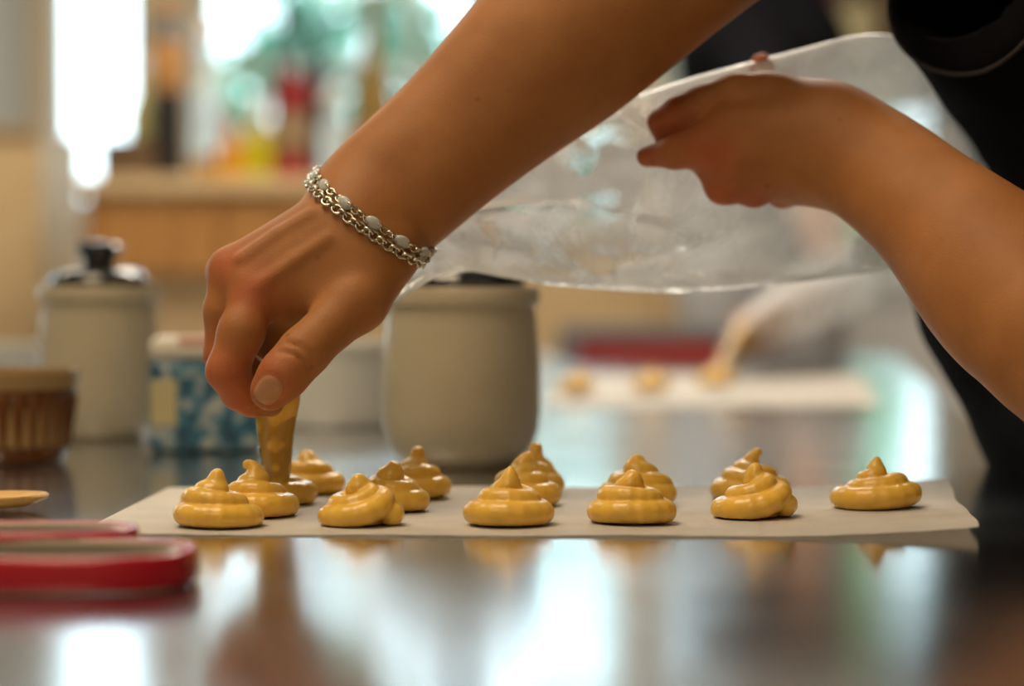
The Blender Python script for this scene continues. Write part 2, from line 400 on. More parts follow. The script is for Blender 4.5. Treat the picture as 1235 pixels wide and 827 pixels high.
# back wall with five openings: (x0, x1, z0, z1)
OPEN = [(-3.3, -1.95, .10, 1.45), (-1.12, -.89, .30, 1.45), (-.76, .28, .26, 1.45), (.36, .62, .58, 1.45), (.77, 1.05, .15, .58)]
bmw = bmesh.new()
xs = [-4] + [v for o in OPEN for v in o[:2]] + [4]
for i in range(0, len(xs), 2): box_bm(xs[i], xs[i + 1], YB, YB + .16, FZ, CZ, bm=bmw)
for x0, x1, z0, z1 in OPEN:
    box_bm(x0, x1, YB, YB + .16, FZ, z0, bm=bmw); box_bm(x0, x1, YB, YB + .16, z1, CZ, bm=bmw)
tag(from_bm('wall_back', bmw, 'wall'), kind='structure')
for i, (x0, x1, z0, z1) in enumerate(OPEN):
    w = tag(empty('window_%d' % (i + 1), (0, YB + .08, 0)), kind='structure')
    fb = bmesh.new(); t_ = .03
    for a in ((x0, x0 + t_, z0, z1), (x1 - t_, x1, z0, z1), (x0, x1, z0, z0 + t_), (x0, x1, z1 - t_, z1)):
        box_bm(a[0], a[1], -.03, .03, a[2], a[3], bm=fb)
    from_bm('window_frame', fb, 'frame', w)
    nx = max(1, round((x1 - x0) / .42)); nz = 2 if z1 - z0 > .6 and x1 - x0 > .24 else 1
    for a in range(1, nx): box('mullion', x0 + (x1 - x0) * a / nx - .012, x0 + (x1 - x0) * a / nx + .012, -.02, .02, z0, z1, 'frame', w)
    for a in range(1, nz): box('glazing_bar', x0, x1, -.02, .02, z0 + .38, z0 + .40, 'frame', w)
    for a in range(nx):
        for b in range(nz):
            zz = [z0 + t_, z0 + .38, z1 - t_] if nz == 2 else [z0 + t_, z1 - t_]
            box('pane', x0 + (x1 - x0) * a / nx + .012, x0 + (x1 - x0) * (a + 1) / nx - .012, -.002, .002, zz[b], zz[b + 1], 'pane', w)
    box('window_sill', x0 - .03, x1 + .03, -.16, .0, z0 - .03, z0, 'frame', w, bev=.004)
    area('window_portal', ((x0 + x1) / 2, YB + .02, (z0 + z1) / 2), ((x0 + x1) / 2, 0, (z0 + z1) / 2), x1 - x0, z1 - z0, 1, (1, 1, 1), portal=True)
# a grey return wall at the left of the narrow window
struct('wall_return', -1.75, -1.165, YB - .10, YB, FZ, CZ, 'wallgrey')
struct('trim_1', -1.16, -.80, YB - .03, YB - .0, FZ, .26, 'white')
# outside
tag(box('ground', -12, 12, YB + .2, 16, -.95, -.9, 'lawn'), kind='structure')

# ================================================================== the steel table
TX0, TSL = .137, .1413             # right edge: x = TX0 + TSL * y
TA = math.atan(TSL)
table = tag(empty('work_table', (TX0, 0, 0), -TA), 'long brushed steel work table reflecting the windows', 'table')
TEND = 3.75
tb = box_bm(-2.3, 0, .10, TEND, -.045, 0, .004, 3)
from_bm('table_top', tb, 'steel', table, smooth=False)
box('apron_rail', -2.24, -.06, .16, TEND - .06, -.10, -.046, 'steel', table)
for x in (-2.2, -.08):
    for y in (.22, TEND - .12):
        lg = bmesh.new(); box_bm(x - .02, x + .02, y - .02, y + .02, FZ + .02, -.046, .003, bm=lg); box_bm(x - .03, x + .03, y - .03, y + .03, FZ, FZ + .02, .004, bm=lg)
        from_bm('leg', lg, 'steel', table)

# ================================================================== baking paper
def paper_sheet(name, corners, label, lift=.0, seed=1, nx=60, ny=36):
    """a thin sheet between four table points (front left, front right, back right, back left)"""
    A, B_, C_, D_ = [np.array(c) for c in corners]; rg = random.Random(seed)
    bm = bmesh.new(); g = []
    for j in range(ny + 1):
        row = []
        for i in range(nx + 1):
            u, v = i / nx, j / ny
            p = (A * (1 - u) + B_ * u) * (1 - v) + (D_ * (1 - u) + C_ * u) * v
            z = .0006 + .0006 * (1 + math.sin(u * 23 + v * 5)) * .5
            e = max(0, (u - .80) / .20)
            z += lift * (e ** 2) * (1.0 + .35 * math.sin(v * 7 + 1)) + lift * .28 * max(0, u - .35) * (1 - v) ** 3
            if u == 1: p = p + np.array((.0012 * math.sin(v * 7) + .0006 * math.sin(v * 19), 0, 0))
            if j == 0: p = p + np.array((0, .0006 * math.sin(i * 2.1), 0))
            row.append(bm.verts.new((p[0], p[1], z)))
        g.append(row)
    for j in range(ny):
        for i in range(nx): bm.faces.new((g[j][i], g[j][i + 1], g[j + 1][i + 1], g[j + 1][i]))
    bmesh.ops.solidify(bm, geom=list(bm.faces), thickness=-.00025)
    o = from_bm(name, bm, 'paper', None, sharp=60); return tag(o, label, 'baking paper')
def tp(px, py): return P(px, py, gd(py))
paper_sheet('baking_paper', [tp(92, 646), tp(1180, 650), tp(1143, 588), tp(203, 589)], 'white baking paper sheet under the piped choux mounds', lift=.0035)

# ================================================================== choux mounds
def mound(px, py, R, seed, turns, hgt, peak, label, lean=(0, 0)):
    rg = random.Random(seed)
    c = tp(px, py); c = c + np.array((0, R * .93, 0)); c[0] = (px - 617.5) / FPX * c[1]
    a0 = rg.uniform(0, 6.28); a1 = rg.uniform(0, 6.28); tilt = rg.uniform(.03, .20); N = int(turns * 18); pr = []; pts = []
    sgn = 1 if rg.random() < .6 else -1
    for i in range(N + 1):
        t = i / N; k = t * turns                      # k: turns made so far
        ss = lambda x: (lambda y: y * y * (3 - 2 * y))(min(1, max(0, x)))
        up1, up2 = ss((k - .75) / .40), ss((k - 1.70) / .40)
        rr = (R - .0056) * (1 - .34 * up1 - .34 * up2 - .30 * ss((k - 2.1) / .6)) * (1 + .05 * math.sin(4 * k + seed))
        z = .0054 + hgt * (.27 * up1 + .20 * up2 + .10 * ss((k - 2.1) / .6)) + .0004 * math.sin(9 * t + seed * 2)
        tr = .0058 - .0005 * up1 - .0007 * up2 + .0004 * math.sin(5 * k + seed)
        an = a0 + sgn * 2 * math.pi * k
        z += tilt * rr * math.cos(an - a1) * min(1, k)
        pts.append((np.array((rr * math.cos(an) + lean[0] * t, rr * math.sin(an) * .95 + lean[1] * t, z)), tr))
    for i in range(N): pr.append((pts[i][0], pts[i + 1][0], pts[i][1], pts[i + 1][1]))
    coil = Chain(pr, .0006)
    core = Chain([((0, 0, .002), (lean[0] * .6, lean[1] * .6, hgt * .6), R * .55, R * .14)], .003)
    tipb = pts[-1][0]
    pk = [(tipb, .0046)]
    for dx, dz, r in peak: pk.append((tipb + np.array((dx, rg.uniform(-.001, .001), dz * .70)), r * .88))
    pc = chain(pk, .003)
    def f(q, cc=None, RR=None):
        d = smin(coil(q, cc, RR), core(q, cc, RR), .0008)
        d = smin(d, pc(q, cc, RR), .003)
        d = d + .0003 * wav(q, 320, seed)
        return smax(d, -q[:, 2], .0012)
    me, V, F = mesh_sdf(f, (-R * 1.4, -R * 1.4, -.002), (R * 1.4, R * 1.4, hgt + .02), .0008, margin=.003, B=10)
    me.name = 'choux_mound'
    o = link('choux_mound', me, 'choux'); o.location = (c[0], c[1], .0016)
    tag(o, label, 'choux', 'piped choux mounds on the baking paper'); return o
knob = [(.0, .006, .0040), (.0005, .0095, .0030)]
spike = [(.0, .005, .0036), (.0005, .009, .0018), (.0002, .012, .0005)]
curlL = [(-.001, .005, .0034), (-.0016, .0085, .0019), (-.0036, .0104, .0013), (-.0058, .0098, .0010), (-.0064, .0078, .0008)]
curlR = [(.001, .004, .0034), (.0022, .008, .0022), (.0042, .0100, .0017), (.0058, .0096, .0014)]
ball = [(0, .003, .0034), (.0, .0065, .0032), (.0006, .0095, .0042)]
low = [(.0, .004, .0034), (-.001, .006, .0022)]
MD = [
 (260, 642, .0222, 11, 2.75, .0225, knob, 'wide knob topped choux mound at the front of the leftmost column'),
 (309, 629, .0205, 12, 2.65, .0235, curlL, 'choux mound with hooked tip second from front in the leftmost column'),
 (337, 614, .0190, 13, 2.45, .0150, [(-.004, .004, .003), (-.0065, .009, .0018), (-.010, .0105, .0010)], 'choux mound being piped under the bag tip'),
 (371, 601, .0200, 14, 2.65, .0215, low, 'blurred choux mound at the back of the leftmost column behind the bag tip'),
 (433, 641, .0212, 15, 2.85, .0215, low, 'low tipped choux mound at the front of the second column from left'),
 (474, 622, .0190, 16, 2.75, .0235, low, 'middle choux mound of the second column from left'),
 (502, 606, .0190, 17, 2.65, .0225, ball, 'ball tipped choux mound at the back of the second column from left'),
 (614, 640, .0218, 18, 2.75, .0230, spike, 'smooth two tiered choux mound at the front of the third column from left'),
 (629, 616, .0200, 19, 2.75, .0240, curlR, 'middle choux mound of the third column before the beige jar'),
 (645, 601, .0180, 20, 2.65, .0235, ball, 'round tipped choux mound at the back of the third column before the beige jar'),
 (763, 639, .0228, 21, 2.85, .0235, low, 'glossy tiered choux mound at the front of the fourth column'),
 (769, 614, .0215, 22, 2.75, .0245, low, 'choux mound mostly hidden behind the front one of the fourth column'),
 (912, 631, .0222, 23, 2.65, .0225, knob, 'front choux mound of the two overlapping near the right end of paper'),
 (904, 608, .0215, 24, 2.65, .0225, curlR, 'rear choux mound of the two overlapping near the right end of paper'),
 (1057, 620, .0232, 25, 2.75, .0215, spike, 'lone sharp peaked choux mound at the right end of the paper'),
]
for m_ in MD: mound(*m_)

# ================================================================== the person at the right end of the table
# --- right arm and hand (pinching the bag tip), points given where they are seen and how far away
def pq(l): return [(P(*a), r) for a, r in l]
R_EL = P(905, -118, 1.19); R_SH = np.array((.372, 1.275, .325))
wr_ax = P(890, -110, 1.22) - P(452, 252, 1.15); wr_ax /= np.linalg.norm(wr_ax)
perp = P(452 + 64, 252 + 77, 1.145) - P(452, 252, 1.15); perp -= wr_ax * (perp @ wr_ax); perp /= np.linalg.norm(perp)
def smooth_sections(sec, n=5):
    A = np.array([np.concatenate([c, [h, r]]) for c, h, r in sec]); m = len(A); out = []
    for i in range(m - 1):
        p0, p1, p2, p3 = A[max(i - 1, 0)], A[i], A[i + 1], A[min(i + 2, m - 1)]
        for k in range(n):
            t = k / n; out.append(.5 * (2 * p1 + (p2 - p0) * t + (2 * p0 - 5 * p1 + 4 * p2 - p3) * t * t + (3 * p1 - p0 - 3 * p2 + p3) * t ** 3))
    out.append(A[-1]); return [(o[:3], o[3], o[4]) for o in out]
fore = []
sec = [(P(447, 254, 1.147), .0125, .0195), (P(500, 208, 1.152), .0120, .0205), (P(570, 146, 1.163), .011, .0245), (P(640, 82, 1.170), .010, .031), (P(700, 30, 1.176), .009, .0355), (P(790, -40, 1.184), .006, .038), (R_EL, .002, .038)]
sec = smooth_sections(sec, 3)
for (c0, h0, r0), (c1, h1, r1) in zip(sec, sec[1:]):
    fore += [(c0 - perp * h0, c1 - perp * h1, r0, r1), (c0 + perp * h0, c1 + perp * h1, r0, r1), (c0, c1, r0, r1)]
fore.append((R_EL, R_SH, .037, .038))
r_fore = Chain(fore, .012)
r_palm = Chain([
    (P(445, 278, 1.130), P(308, 354, 1.115), .0165, .0115),     # index metacarpal
    (P(428, 254, 1.138), P(280, 326, 1.128), .0165, .0115),     # middle
    (P(428, 248, 1.155), P(276, 328, 1.150), .0150, .0105),     # ring
    (P(440, 260, 1.165), P(290, 344, 1.170), .0140, .0098),     # little
    (P(440, 300, 1.140), P(340, 360, 1.140), .0200, .0170),     # palm body
    (P(430, 270, 1.130), P(318, 338, 1.124), .0170, .0110),     # back of the hand
    (P(415, 266, 1.131), P(300, 336, 1.1215), .0160, .0115),    # between the knuckles
    (P(420, 315, 1.124), P(345, 362, 1.120), .0190, .0110),     # muscle between thumb and index
    (P(400, 372, 1.150), P(345, 410, 1.150), .0200, .0160),     # palm hollow
], .012)
r_thumb = Chain([
    (P(462, 305, 1.130), P(430, 362, 1.112), .0195, .0160),
    (P(430, 362, 1.112), P(366, 425, 1.090), .0152, .0118),
    (P(366, 425, 1.090), P(342, 452, 1.086), .0118, .0114),
    (P(342, 452, 1.086), P(326, 471, 1.088), .0114, .0102),
    (P(430, 325, 1.122), P(388, 356, 1.116), .0170, .0112),     # web to the index
], .007)
r_index = chain(pq([((308, 354, 1.115), .0115), ((291, 400, 1.104), .0116), ((274, 447, 1.102), .0104), ((289, 472, 1.108), .0093), ((304, 481, 1.113), .0086), ((326, 486, 1.128), .0072)]), .004)
r_middle = chain(pq([((280, 326, 1.128), .0112), ((271, 375, 1.124), .0106), ((269, 428, 1.126), .0096), ((292, 458, 1.136), .0086), ((325, 468, 1.150), .0072)]), .004)
r_ring = chain(pq([((274, 328, 1.150), .0100), ((272, 375, 1.152), .0092), ((278, 420, 1.156), .0086), ((305, 450, 1.164), .0078), ((330, 458, 1.168), .0068)]), .003)
r_little = chain(pq([((288, 344, 1.170), .0092), ((292, 380, 1.176), .0084), ((302, 412, 1.180), .0076), ((325, 436, 1.180), .0070), ((345, 442, 1.176), .0062)]), .003)
def seen(f, px, py, d0, d1):
    """first distance at which the ray through a pixel meets f"""
    ds = np.linspace(d0, d1, 500); p0, p1 = P(px, py, d0), P(px, py, d1)
    v = f(p0 + (p1 - p0) * ((ds - d0) / (d1 - d0))[:, None]); i = int(np.argmax(v < 0)); return ds[i] if v[i] < 0 else d1
def along(f, l, off): return chain([(P(px, py, seen(f, px, py, 1.0, 1.22) + off), r) for px, py, r in l], .0015)
palm0 = lambda q: smin(r_palm(q), r_fore(q), .016)
tend = [along(palm0, [(375, 258, .0016), (335, 282, .0018), (292, 312, .0024)], .0008),
        along(palm0, [(395, 288, .0014), (355, 314, .0016), (314, 344, .0022)], .0008)]
crease = [chain(pq([((404, 364, 1.097), .0008), ((376, 380, 1.0985), .0014), ((346, 396, 1.101), .0022)]), .001),   # web fold
          along(r_thumb, [(336, 424, .0009), (350, 425, .0010), (364, 434, .0010), (374, 446, .0009)], -.0002),    # thumb joint lines
          along(r_thumb, [(346, 413, .0008), (362, 418, .0009), (378, 430, .0008)], -.0003)]
def right_hand(q, c=None, R=None):
    palm = smin(r_palm(q, c, R), r_fore(q, c, R), .016)
    for t_ in tend: palm = smin(palm, t_(q, c, R), .005)
    fing = smin(smin(r_index(q, c, R), r_middle(q, c, R), .0016), smin(r_ring(q, c, R), r_little(q, c, R), .0016), .0016)
    a = smin(palm, r_thumb(q, c, R), .008); b = smin(palm, fing, .007)
    d = smin(a, b, .0012)
    for k in crease: d = smax(d, -k(q, c, R), .0016)
    return d
# --- left arm and hand (gathering the bag)
L_EL = P(1385, 492, 1.02); L_SH = np.array((.425, .935, .295))
lax = L_EL - P(1012, 175, 1.19); lax /= np.linalg.norm(lax)
lp = P(1012 - 65, 175 + 76, 1.19) - P(1012, 175, 1.19); lp -= lax * (lp @ lax); lp /= np.linalg.norm(lp)
lf = []
sec = [(P(1008, 174, 1.190), .0085, .0180), (P(1060, 205, 1.168), .0080, .0200), (P(1130, 262, 1.135), .006, .0245), (P(1185, 315, 1.105), .006, .0300), (P(1245, 372, 1.078), .006, .0345), (L_EL, .002, .038)]
sec = smooth_sections(sec, 3)
for (c0, h0, r0), (c1, h1, r1) in zip(sec, sec[1:]):
    lf += [(c0 - lp * h0, c1 - lp * h1, r0, r1), (c0 + lp * h0, c1 + lp * h1, r0, r1)]
lf.append((L_EL, L_SH, .037, .040))
l_fore = Chain(lf, .012)
l_palm = Chain([
    (P(995, 150, 1.187), P(884, 152, 1.190), .0185, .0140), (P(995, 172, 1.184), P(893, 190, 1.186), .0180, .0130),
    (P(998, 185, 1.190), P(925, 205, 1.192), .0175, .0115), (P(1000, 195, 1.198), P(955, 214, 1.202), .0160, .0100),
    (P(885, 160, 1.198), P(806, 166, 1.212), .0115, .0070), (P(888, 205, 1.200), P(975, 208, 1.204), .0150, .0140), (P(850, 186, 1.200), P(882, 214, 1.199), .0105, .0120),
    (P(985, 135, 1.196), P(925, 118, 1.198), .0170, .0135), (P(975, 180, 1.208), P(905, 170, 1.212), .0180, .0160)], .010)
l_thumb = chain(pq([((930, 120, 1.196), .0140), ((888, 115, 1.196), .0120), ((848, 126, 1.199), .0104), ((820, 136, 1.203), .0092), ((796, 147, 1.210), .0075)]), .004)
l_index = chain(pq([((884, 162, 1.190), .0150), ((852, 176, 1.190), .0122), ((814, 184, 1.196), .0088), ((780, 189, 1.208), .0058)]), .004)
l_middle = chain(pq([((893, 192, 1.186), .0120), ((871, 225, 1.196), .0092), ((884, 212, 1.222), .0082), ((905, 150, 1.268), .0075), ((919, 79, 1.258), .0072)]), .003)
l_ring = chain(pq([((925, 207, 1.190), .0105), ((910, 231, 1.200), .0084), ((918, 218, 1.228), .0076), ((935, 180, 1.250), .0070)]), .003)
l_little = chain(pq([((955, 214, 1.200), .0095), ((943, 234, 1.208), .0074), ((952, 220, 1.232), .0068), ((962, 190, 1.246), .0060)]), .003)
l_crease = [chain(pq([((868, 134, 1.176), .0010), ((840, 148, 1.178), .0020), ((815, 160, 1.184), .0022)]), .001)]
def left_hand(q, c=None, R=None):
    palm = smin(l_palm(q, c, R), l_fore(q, c, R), .022)
    fing = smin(smin(l_middle(q, c, R), l_ring(q, c, R), .0016), l_little(q, c, R), .0016)
    d = smin(smin(palm, l_thumb(q, c, R), .006), smin(palm, l_index(q, c, R), .006), .0015)
    d = smin(d, smin(palm, fing, .006), .0015)
    for k in l_crease: d = smax(d, -k(q, c, R), .003)
    return d
# --- trunk, neck and head (above the frame)
NECK = np.array((.395, 1.155, .335)); HEAD = np.array((.300, 1.14, .475))
trunk = Chain([(R_SH, NECK, .036, .036), (L_SH, NECK, .036, .036), (NECK, (.44, 1.19, .10), .036, .030)], .02)
head = Chain([(NECK, HEAD + (.03, 0, -.06), .052, .050), (HEAD + (.03, 0, .03), HEAD + (-.02, 0, .02), .082, .076), (HEAD + (-.02, 0, -.02), HEAD + (-.05, 0, -.075), .062, .034)], .03)
face = Chain([(HEAD + (-.088, 0, .005), HEAD + (-.115, 0, -.032), .007, .012), (HEAD + (-.082, -.028, -.07), HEAD + (-.082, .028, -.07), .006, .006),
              (HEAD + (.015, .080, .0), HEAD + (.02, .086, -.03), .012, .010), (HEAD + (.015, -.080, .0), HEAD + (.02, -.086, -.03), .012, .010)], .006)
eyes = Chain([(HEAD + (-.098, s * .030, .008), HEAD + (-.098, s * .036, .008), .012, .012) for s in (-1, 1)], .004)
def body_sdf(q, c=None, R=None):
    d = smin(right_hand(q, c, R), left_hand(q, c, R), .001)
    t_ = smin(trunk(q, c, R), head(q, c, R), .03); t_ = smin(t_, face(q, c, R), .010); t_ = smax(t_, -eyes(q, c, R), .012)
    return smin(d, t_, .012)
me, V, F = mesh_sdf(body_sdf, (-.20, .90, -.36), (.68, 1.50, .62), .0015, margin=.009)
me.name = 'body'
person = tag(empty('person', (.52, 1.28, FZ)), 'person in a black top leaning in from the right and piping with both hands', 'person')
body = link('body', me, 'skin')
body.parent = person; body.matrix_parent_inverse = Matrix.Translation((-.52, -1.28, -FZ))
# blush over the knuckles and fingertips, nail faces
bl = np.zeros(len(V))
for a, r in [((306, 350, 1.104), .014), ((278, 322, 1.118), .013), ((270, 450, 1.095), .016), ((290, 476, 1.10), .015), ((262, 428, 1.12), .013), ((330, 455, 1.08), .014),
             ((856, 190, 1.18), .020), ((870, 232, 1.19), .018), ((910, 236, 1.195), .015), ((800, 148, 1.2), .018), ((919, 86, 1.26), .020), ((780, 190, 1.2), .018)]:
    dd = np.linalg.norm(V - P(*a), axis=1); bl = np.maximum(bl, np.exp(-(dd / r) ** 2))
at = me.attributes.new('blush', 'FLOAT', 'POINT'); at.data.foreach_set('value', bl.astype(np.float32))
nc = P(324, 470, 1.079); na = P(324, 470, 1.08) - P(360, 425, 1.08); na /= np.linalg.norm(na)
nb = np.cross(na, (0, 1, 0)); nb /= np.linalg.norm(nb)
u_, v_ = (V - nc) @ na, (V - nc) @ nb
nval = 1 - .5 * ((np.abs(u_) / .0074) ** 2.6 + (np.abs(v_) / .0064) ** 2.6); nval[np.abs(V[:, 1] - nc[1]) > .009] = 0; nval = np.clip(nval, 0, 1)
at = me.attributes.new('nail', 'FLOAT', 'POINT'); at.data.foreach_set('value', nval.astype(np.float32))
co = V.copy(); co[:, 1] -= .0006 * np.clip((nval - .5) / .15, 0, 1) - .0005 * np.exp(-((nval - .36) / .12) ** 2) * (nval > .02)
me.vertices.foreach_set('co', co.astype(np.float32).ravel())

# --- clothes
shirt_t = Chain([((.348, 1.39, .130), (.45, 1.08, .200), .092, .110), ((.405, 1.40, .025), (.48, 1.13, .03), .098, .125),
                 (R_SH + (.02, 0, -.02), L_SH + (.02, 0, -.01), .072, .072), ((.53, 1.38, -.22), (.55, 1.16, -.22), .135, .135)], .06)
OPC = P(1152, -32, 1.215); S0 = P(1330, 60, 1.255); oax = OPC - S0; oax /= np.linalg.norm(oax)
s_out = Chain([(S0 + (.0, 0, -.0), OPC + oax * .05, .098, .032)], .01)
s_in = Chain([(S0 + (.0, 0, .02), OPC + oax * .06, .050, .040), (R_SH, R_SH + (R_EL - R_SH) * .6, .046, .044)], .01)
rim_n = oax + np.array((.10, -.35, -.05)); rim_n /= np.linalg.norm(rim_n)
LOPC = L_SH + (L_EL - L_SH) * .55; lox = (L_EL - L_SH) / np.linalg.norm(L_EL - L_SH)
ls_out = Chain([(L_SH, LOPC + lox * .05, .075, .062)], .01); ls_in = Chain([(L_SH, LOPC + lox * .06, .060, .057)], .01)
neck_h = Chain([(NECK + (0, 0, -.03), HEAD, .062, .075)], .01)
def shirt_sdf(q, c=None, R=None):
    w = .0035 * wav(q, 55, 4) + .0015 * wav(q, 150, 5)
    s1 = s_out(q) + w
    s1 = smax(s1, (q - OPC) @ rim_n, .004); s2 = smax(ls_out(q) + w, (q - LOPC) @ lox, .004)
    d = smin(smin(shirt_t(q) + w, s1, .03), s2, .03)
    d = smax(d, -s_in(q), .003); d = smax(d, -ls_in(q), .003); d = smax(d, -neck_h(q), .003)
    return smax(d, -.30 - q[:, 2], .004)
sm, _, _ = mesh_sdf(shirt_sdf, (.10, .74, -.34), (.76, 1.62, .48), .005, margin=.02)
sm.name = 'shirt'
sh = link('shirt', sm, 'black'); sh.parent = person; sh.matrix_parent_inverse = body.matrix_parent_inverse.copy(); sh['label'] = 'black short sleeved top'
tr_ = Chain([((.53, 1.38, -.26), (.55, 1.16, -.26), .125, .125), ((.54, 1.36, -.30), (.55, 1.37, -.84), .10, .06), ((.55, 1.17, -.30), (.56, 1.16, -.84), .10, .06)], .03)
tm, _, _ = mesh_sdf(lambda q, c=None, R=None: smax(tr_(q), -.86 - q[:, 2], .004) + .003 * wav(q, 40, 9), (.36, .98, -.90), (.74, 1.56, -.10), .008, margin=.03)
tm.name = 'trousers'; to = link('trousers', tm, 'denim'); to.parent = person; to.matrix_parent_inverse = body.matrix_parent_inverse.copy()
for y in (1.37, 1.16):
    sd = Chain([((.60, y, -.865), (.42, y, -.875), .035, .028)], .01)
    so, _, _ = mesh_sdf(lambda q, c=None, R=None: smax(sd(q), -.898 - q[:, 2], .003), (.36, y - .06, -.92), (.66, y + .06, -.80), .006, margin=.02)
    so.name = 'shoe'; s_ = link('shoe', so, 'shoe'); s_.parent = person; s_.matrix_parent_inverse = body.matrix_parent_inverse.copy()
hr = Chain([(HEAD + (.035, 0, .045), HEAD + (-.015, 0, .05), .092, .082), (HEAD + (.07, 0, .0), HEAD + (.12, 0, .02), .06, .045)], .03)
hcut = Chain([(HEAD + (-.05, 0, -.03), HEAD + (-.10, 0, -.02), .075, .075)], .01)
hm, _, _ = mesh_sdf(lambda q, c=None, R=None: smax(hr(q), -hcut(q), .01) + .002 * wav(q, 120, 3), (.14, 1.0, .36), (.56, 1.28, .66), .005, margin=.03)
hm.name = 'hair'; ho = link('hair', hm, 'hair'); ho.parent = person; ho.matrix_parent_inverse = body.matrix_parent_inverse.copy()
# stitched hem along the sleeve opening
def on_surface(f, c, d, r0=.0, r1=.2):
    t = np.linspace(r0, r1, 400); v = f(c + t[:, None] * d)
    i = np.argmax(v > 0); return t[i]
ex = np.cross(rim_n, (0, 0, 1)); ex /= np.linalg.norm(ex); ey = np.cross(rim_n, ex)
hp = []
for k in range(72):
    a = 2 * math.pi * k / 72; d = ex * math.cos(a) + ey * math.sin(a); c_ = OPC - rim_n * .004
    v = s_out(c_ + np.linspace(.02, .14, 300)[:, None] * d) + .0035 * wav(c_ + np.linspace(.02, .14, 300)[:, None] * d, 55, 4)
    hp.append(c_ + d * (np.linspace(.02, .14, 300)[np.argmax(v > 0)] - .0005))
hem = from_bm('sleeve_hem', tube_bm(hp, .0014, 8, closed=True), 'hem', sh)

# ================================================================== bracelet
def torus_bm(R, r, n=14, m=8, sx=1.0, bm=None, mtx=None):
    bm = bm or bmesh.new(); g = []
    for i in range(n):
        a = 2 * math.pi * i / n; row = []
        for j in range(m):
            b = 2 * math.pi * j / m
            v = Vector(((R * sx + r * math.cos(b)) * math.cos(a), (R + r * math.cos(b)) * math.sin(a), r * math.sin(b)))
            row.append(bm.verts.new(mtx @ v if mtx else v))
        g.append(row)
    for i in range(n):
        for j in range(m): bm.faces.new((g[i][j], g[(i + 1) % n][j], g[(i + 1) % n][(j + 1) % m], g[i][(j + 1) % m]))
    return bm
brc = P(446, 258, 1.147)
bn = P(386, 226, 1.150) - P(505, 308, 1.150); bn /= np.linalg.norm(bn)       # across the wrist as seen
bw = np.cross(bn, (0.0, 1.0, .0)); bnorm = bw if bw @ wr_ax > 0 else -bw
bnorm = bnorm + np.array((0, -.12, 0)); bnorm /= np.linalg.norm(bnorm)
bu = bn - bnorm * (bn @ bnorm); bu /= np.linalg.norm(bu); bv = np.cross(bnorm, bu)
def ring(off, lift):
    pts = []; c0 = brc + bnorm * off
    for k in range(360):
        a = 2 * math.pi * k / 360; d = bu * math.cos(a) + bv * math.sin(a)
        ts = np.linspace(.012, .06, 260); v = right_hand(c0 + ts[:, None] * d)
        i = np.argmax(v > lift); pts.append(c0 + ts[i] * d)
    pts = np.array(pts)
    for _ in range(6): pts = (np.roll(pts, 1, 0) + pts + np.roll(pts, -1, 0)) / 3
    L = np.linalg.norm(np.roll(pts, -1, 0) - pts, axis=1); return pts, L
bracelet = tag(empty('bracelet', brc), 'silver chain bracelet with pale oval stones round the piping wrist', 'bracelet')
lm = {}
def link_mesh(kind):
    if kind not in lm:
        bm = torus_bm(.0024, .00085, sx=1.12) if kind == 'round' else (torus_bm(.0019, .0006, sx=1.25) if kind == 'small' else lathe_bm([(0, -.0019)] + arc(0, 0, .0019, -75, 75, 6) + [(0, .0019)], 16))
        if kind == 'stone':
            for v in bm.verts: v.co = Vector((v.co.x * 2.5, v.co.y * 1.7, v.co.z * .9))
        me_ = bpy.data.meshes.new('bracelet_' + kind); bmesh.ops.recalc_face_normals(bm, faces=bm.faces); bm.to_mesh(me_); bm.free()
        me_.materials.append(M['stone' if kind == 'stone' else 'silver']); me_.polygons.foreach_set('use_smooth', [True] * len(me_.polygons)); lm[kind] = me_
    return lm[kind]
def strand(off, lift, step, pat):
    pts, L = ring(off, lift); cum = np.concatenate([[0], np.cumsum(L)]); tot = cum[-1]; n = int(tot / step); n -= n % len(pat)
    for k in range(n):
        s = tot * k / n; i = int(np.searchsorted(cum, s, 'right') - 1) % 360
        p = pts[i]; t = pts[(i + 2) % 360] - pts[i - 2]; t /= np.linalg.norm(t)
        o = p - (brc + bnorm * off); o -= t * (o @ t); o /= np.linalg.norm(o); w = np.cross(o, t)
        kind, roll = pat[k % len(pat)]
        x = Vector(t); z = Vector(o) * math.cos(roll) + Vector(w) * math.sin(roll); y = z.cross(x)
        mt = Matrix((x, y, z)).transposed().to_4x4(); mt.translation = Vector(p - brc)
        ob = bpy.data.objects.new('oval_stone' if kind == 'stone' else 'chain_link', link_mesh(kind)); COL.objects.link(ob); ob.parent = bracelet; ob.matrix_local = mt
strand(-.0028, .0017, .0040, [('round', .5), ('round', -.75)])
strand(.0022, .0016, .0036, [('small', .6), ('small', -.7), ('small', .6), ('stone', 0), ('stone', 9)][:4] + [('small', -.6)])

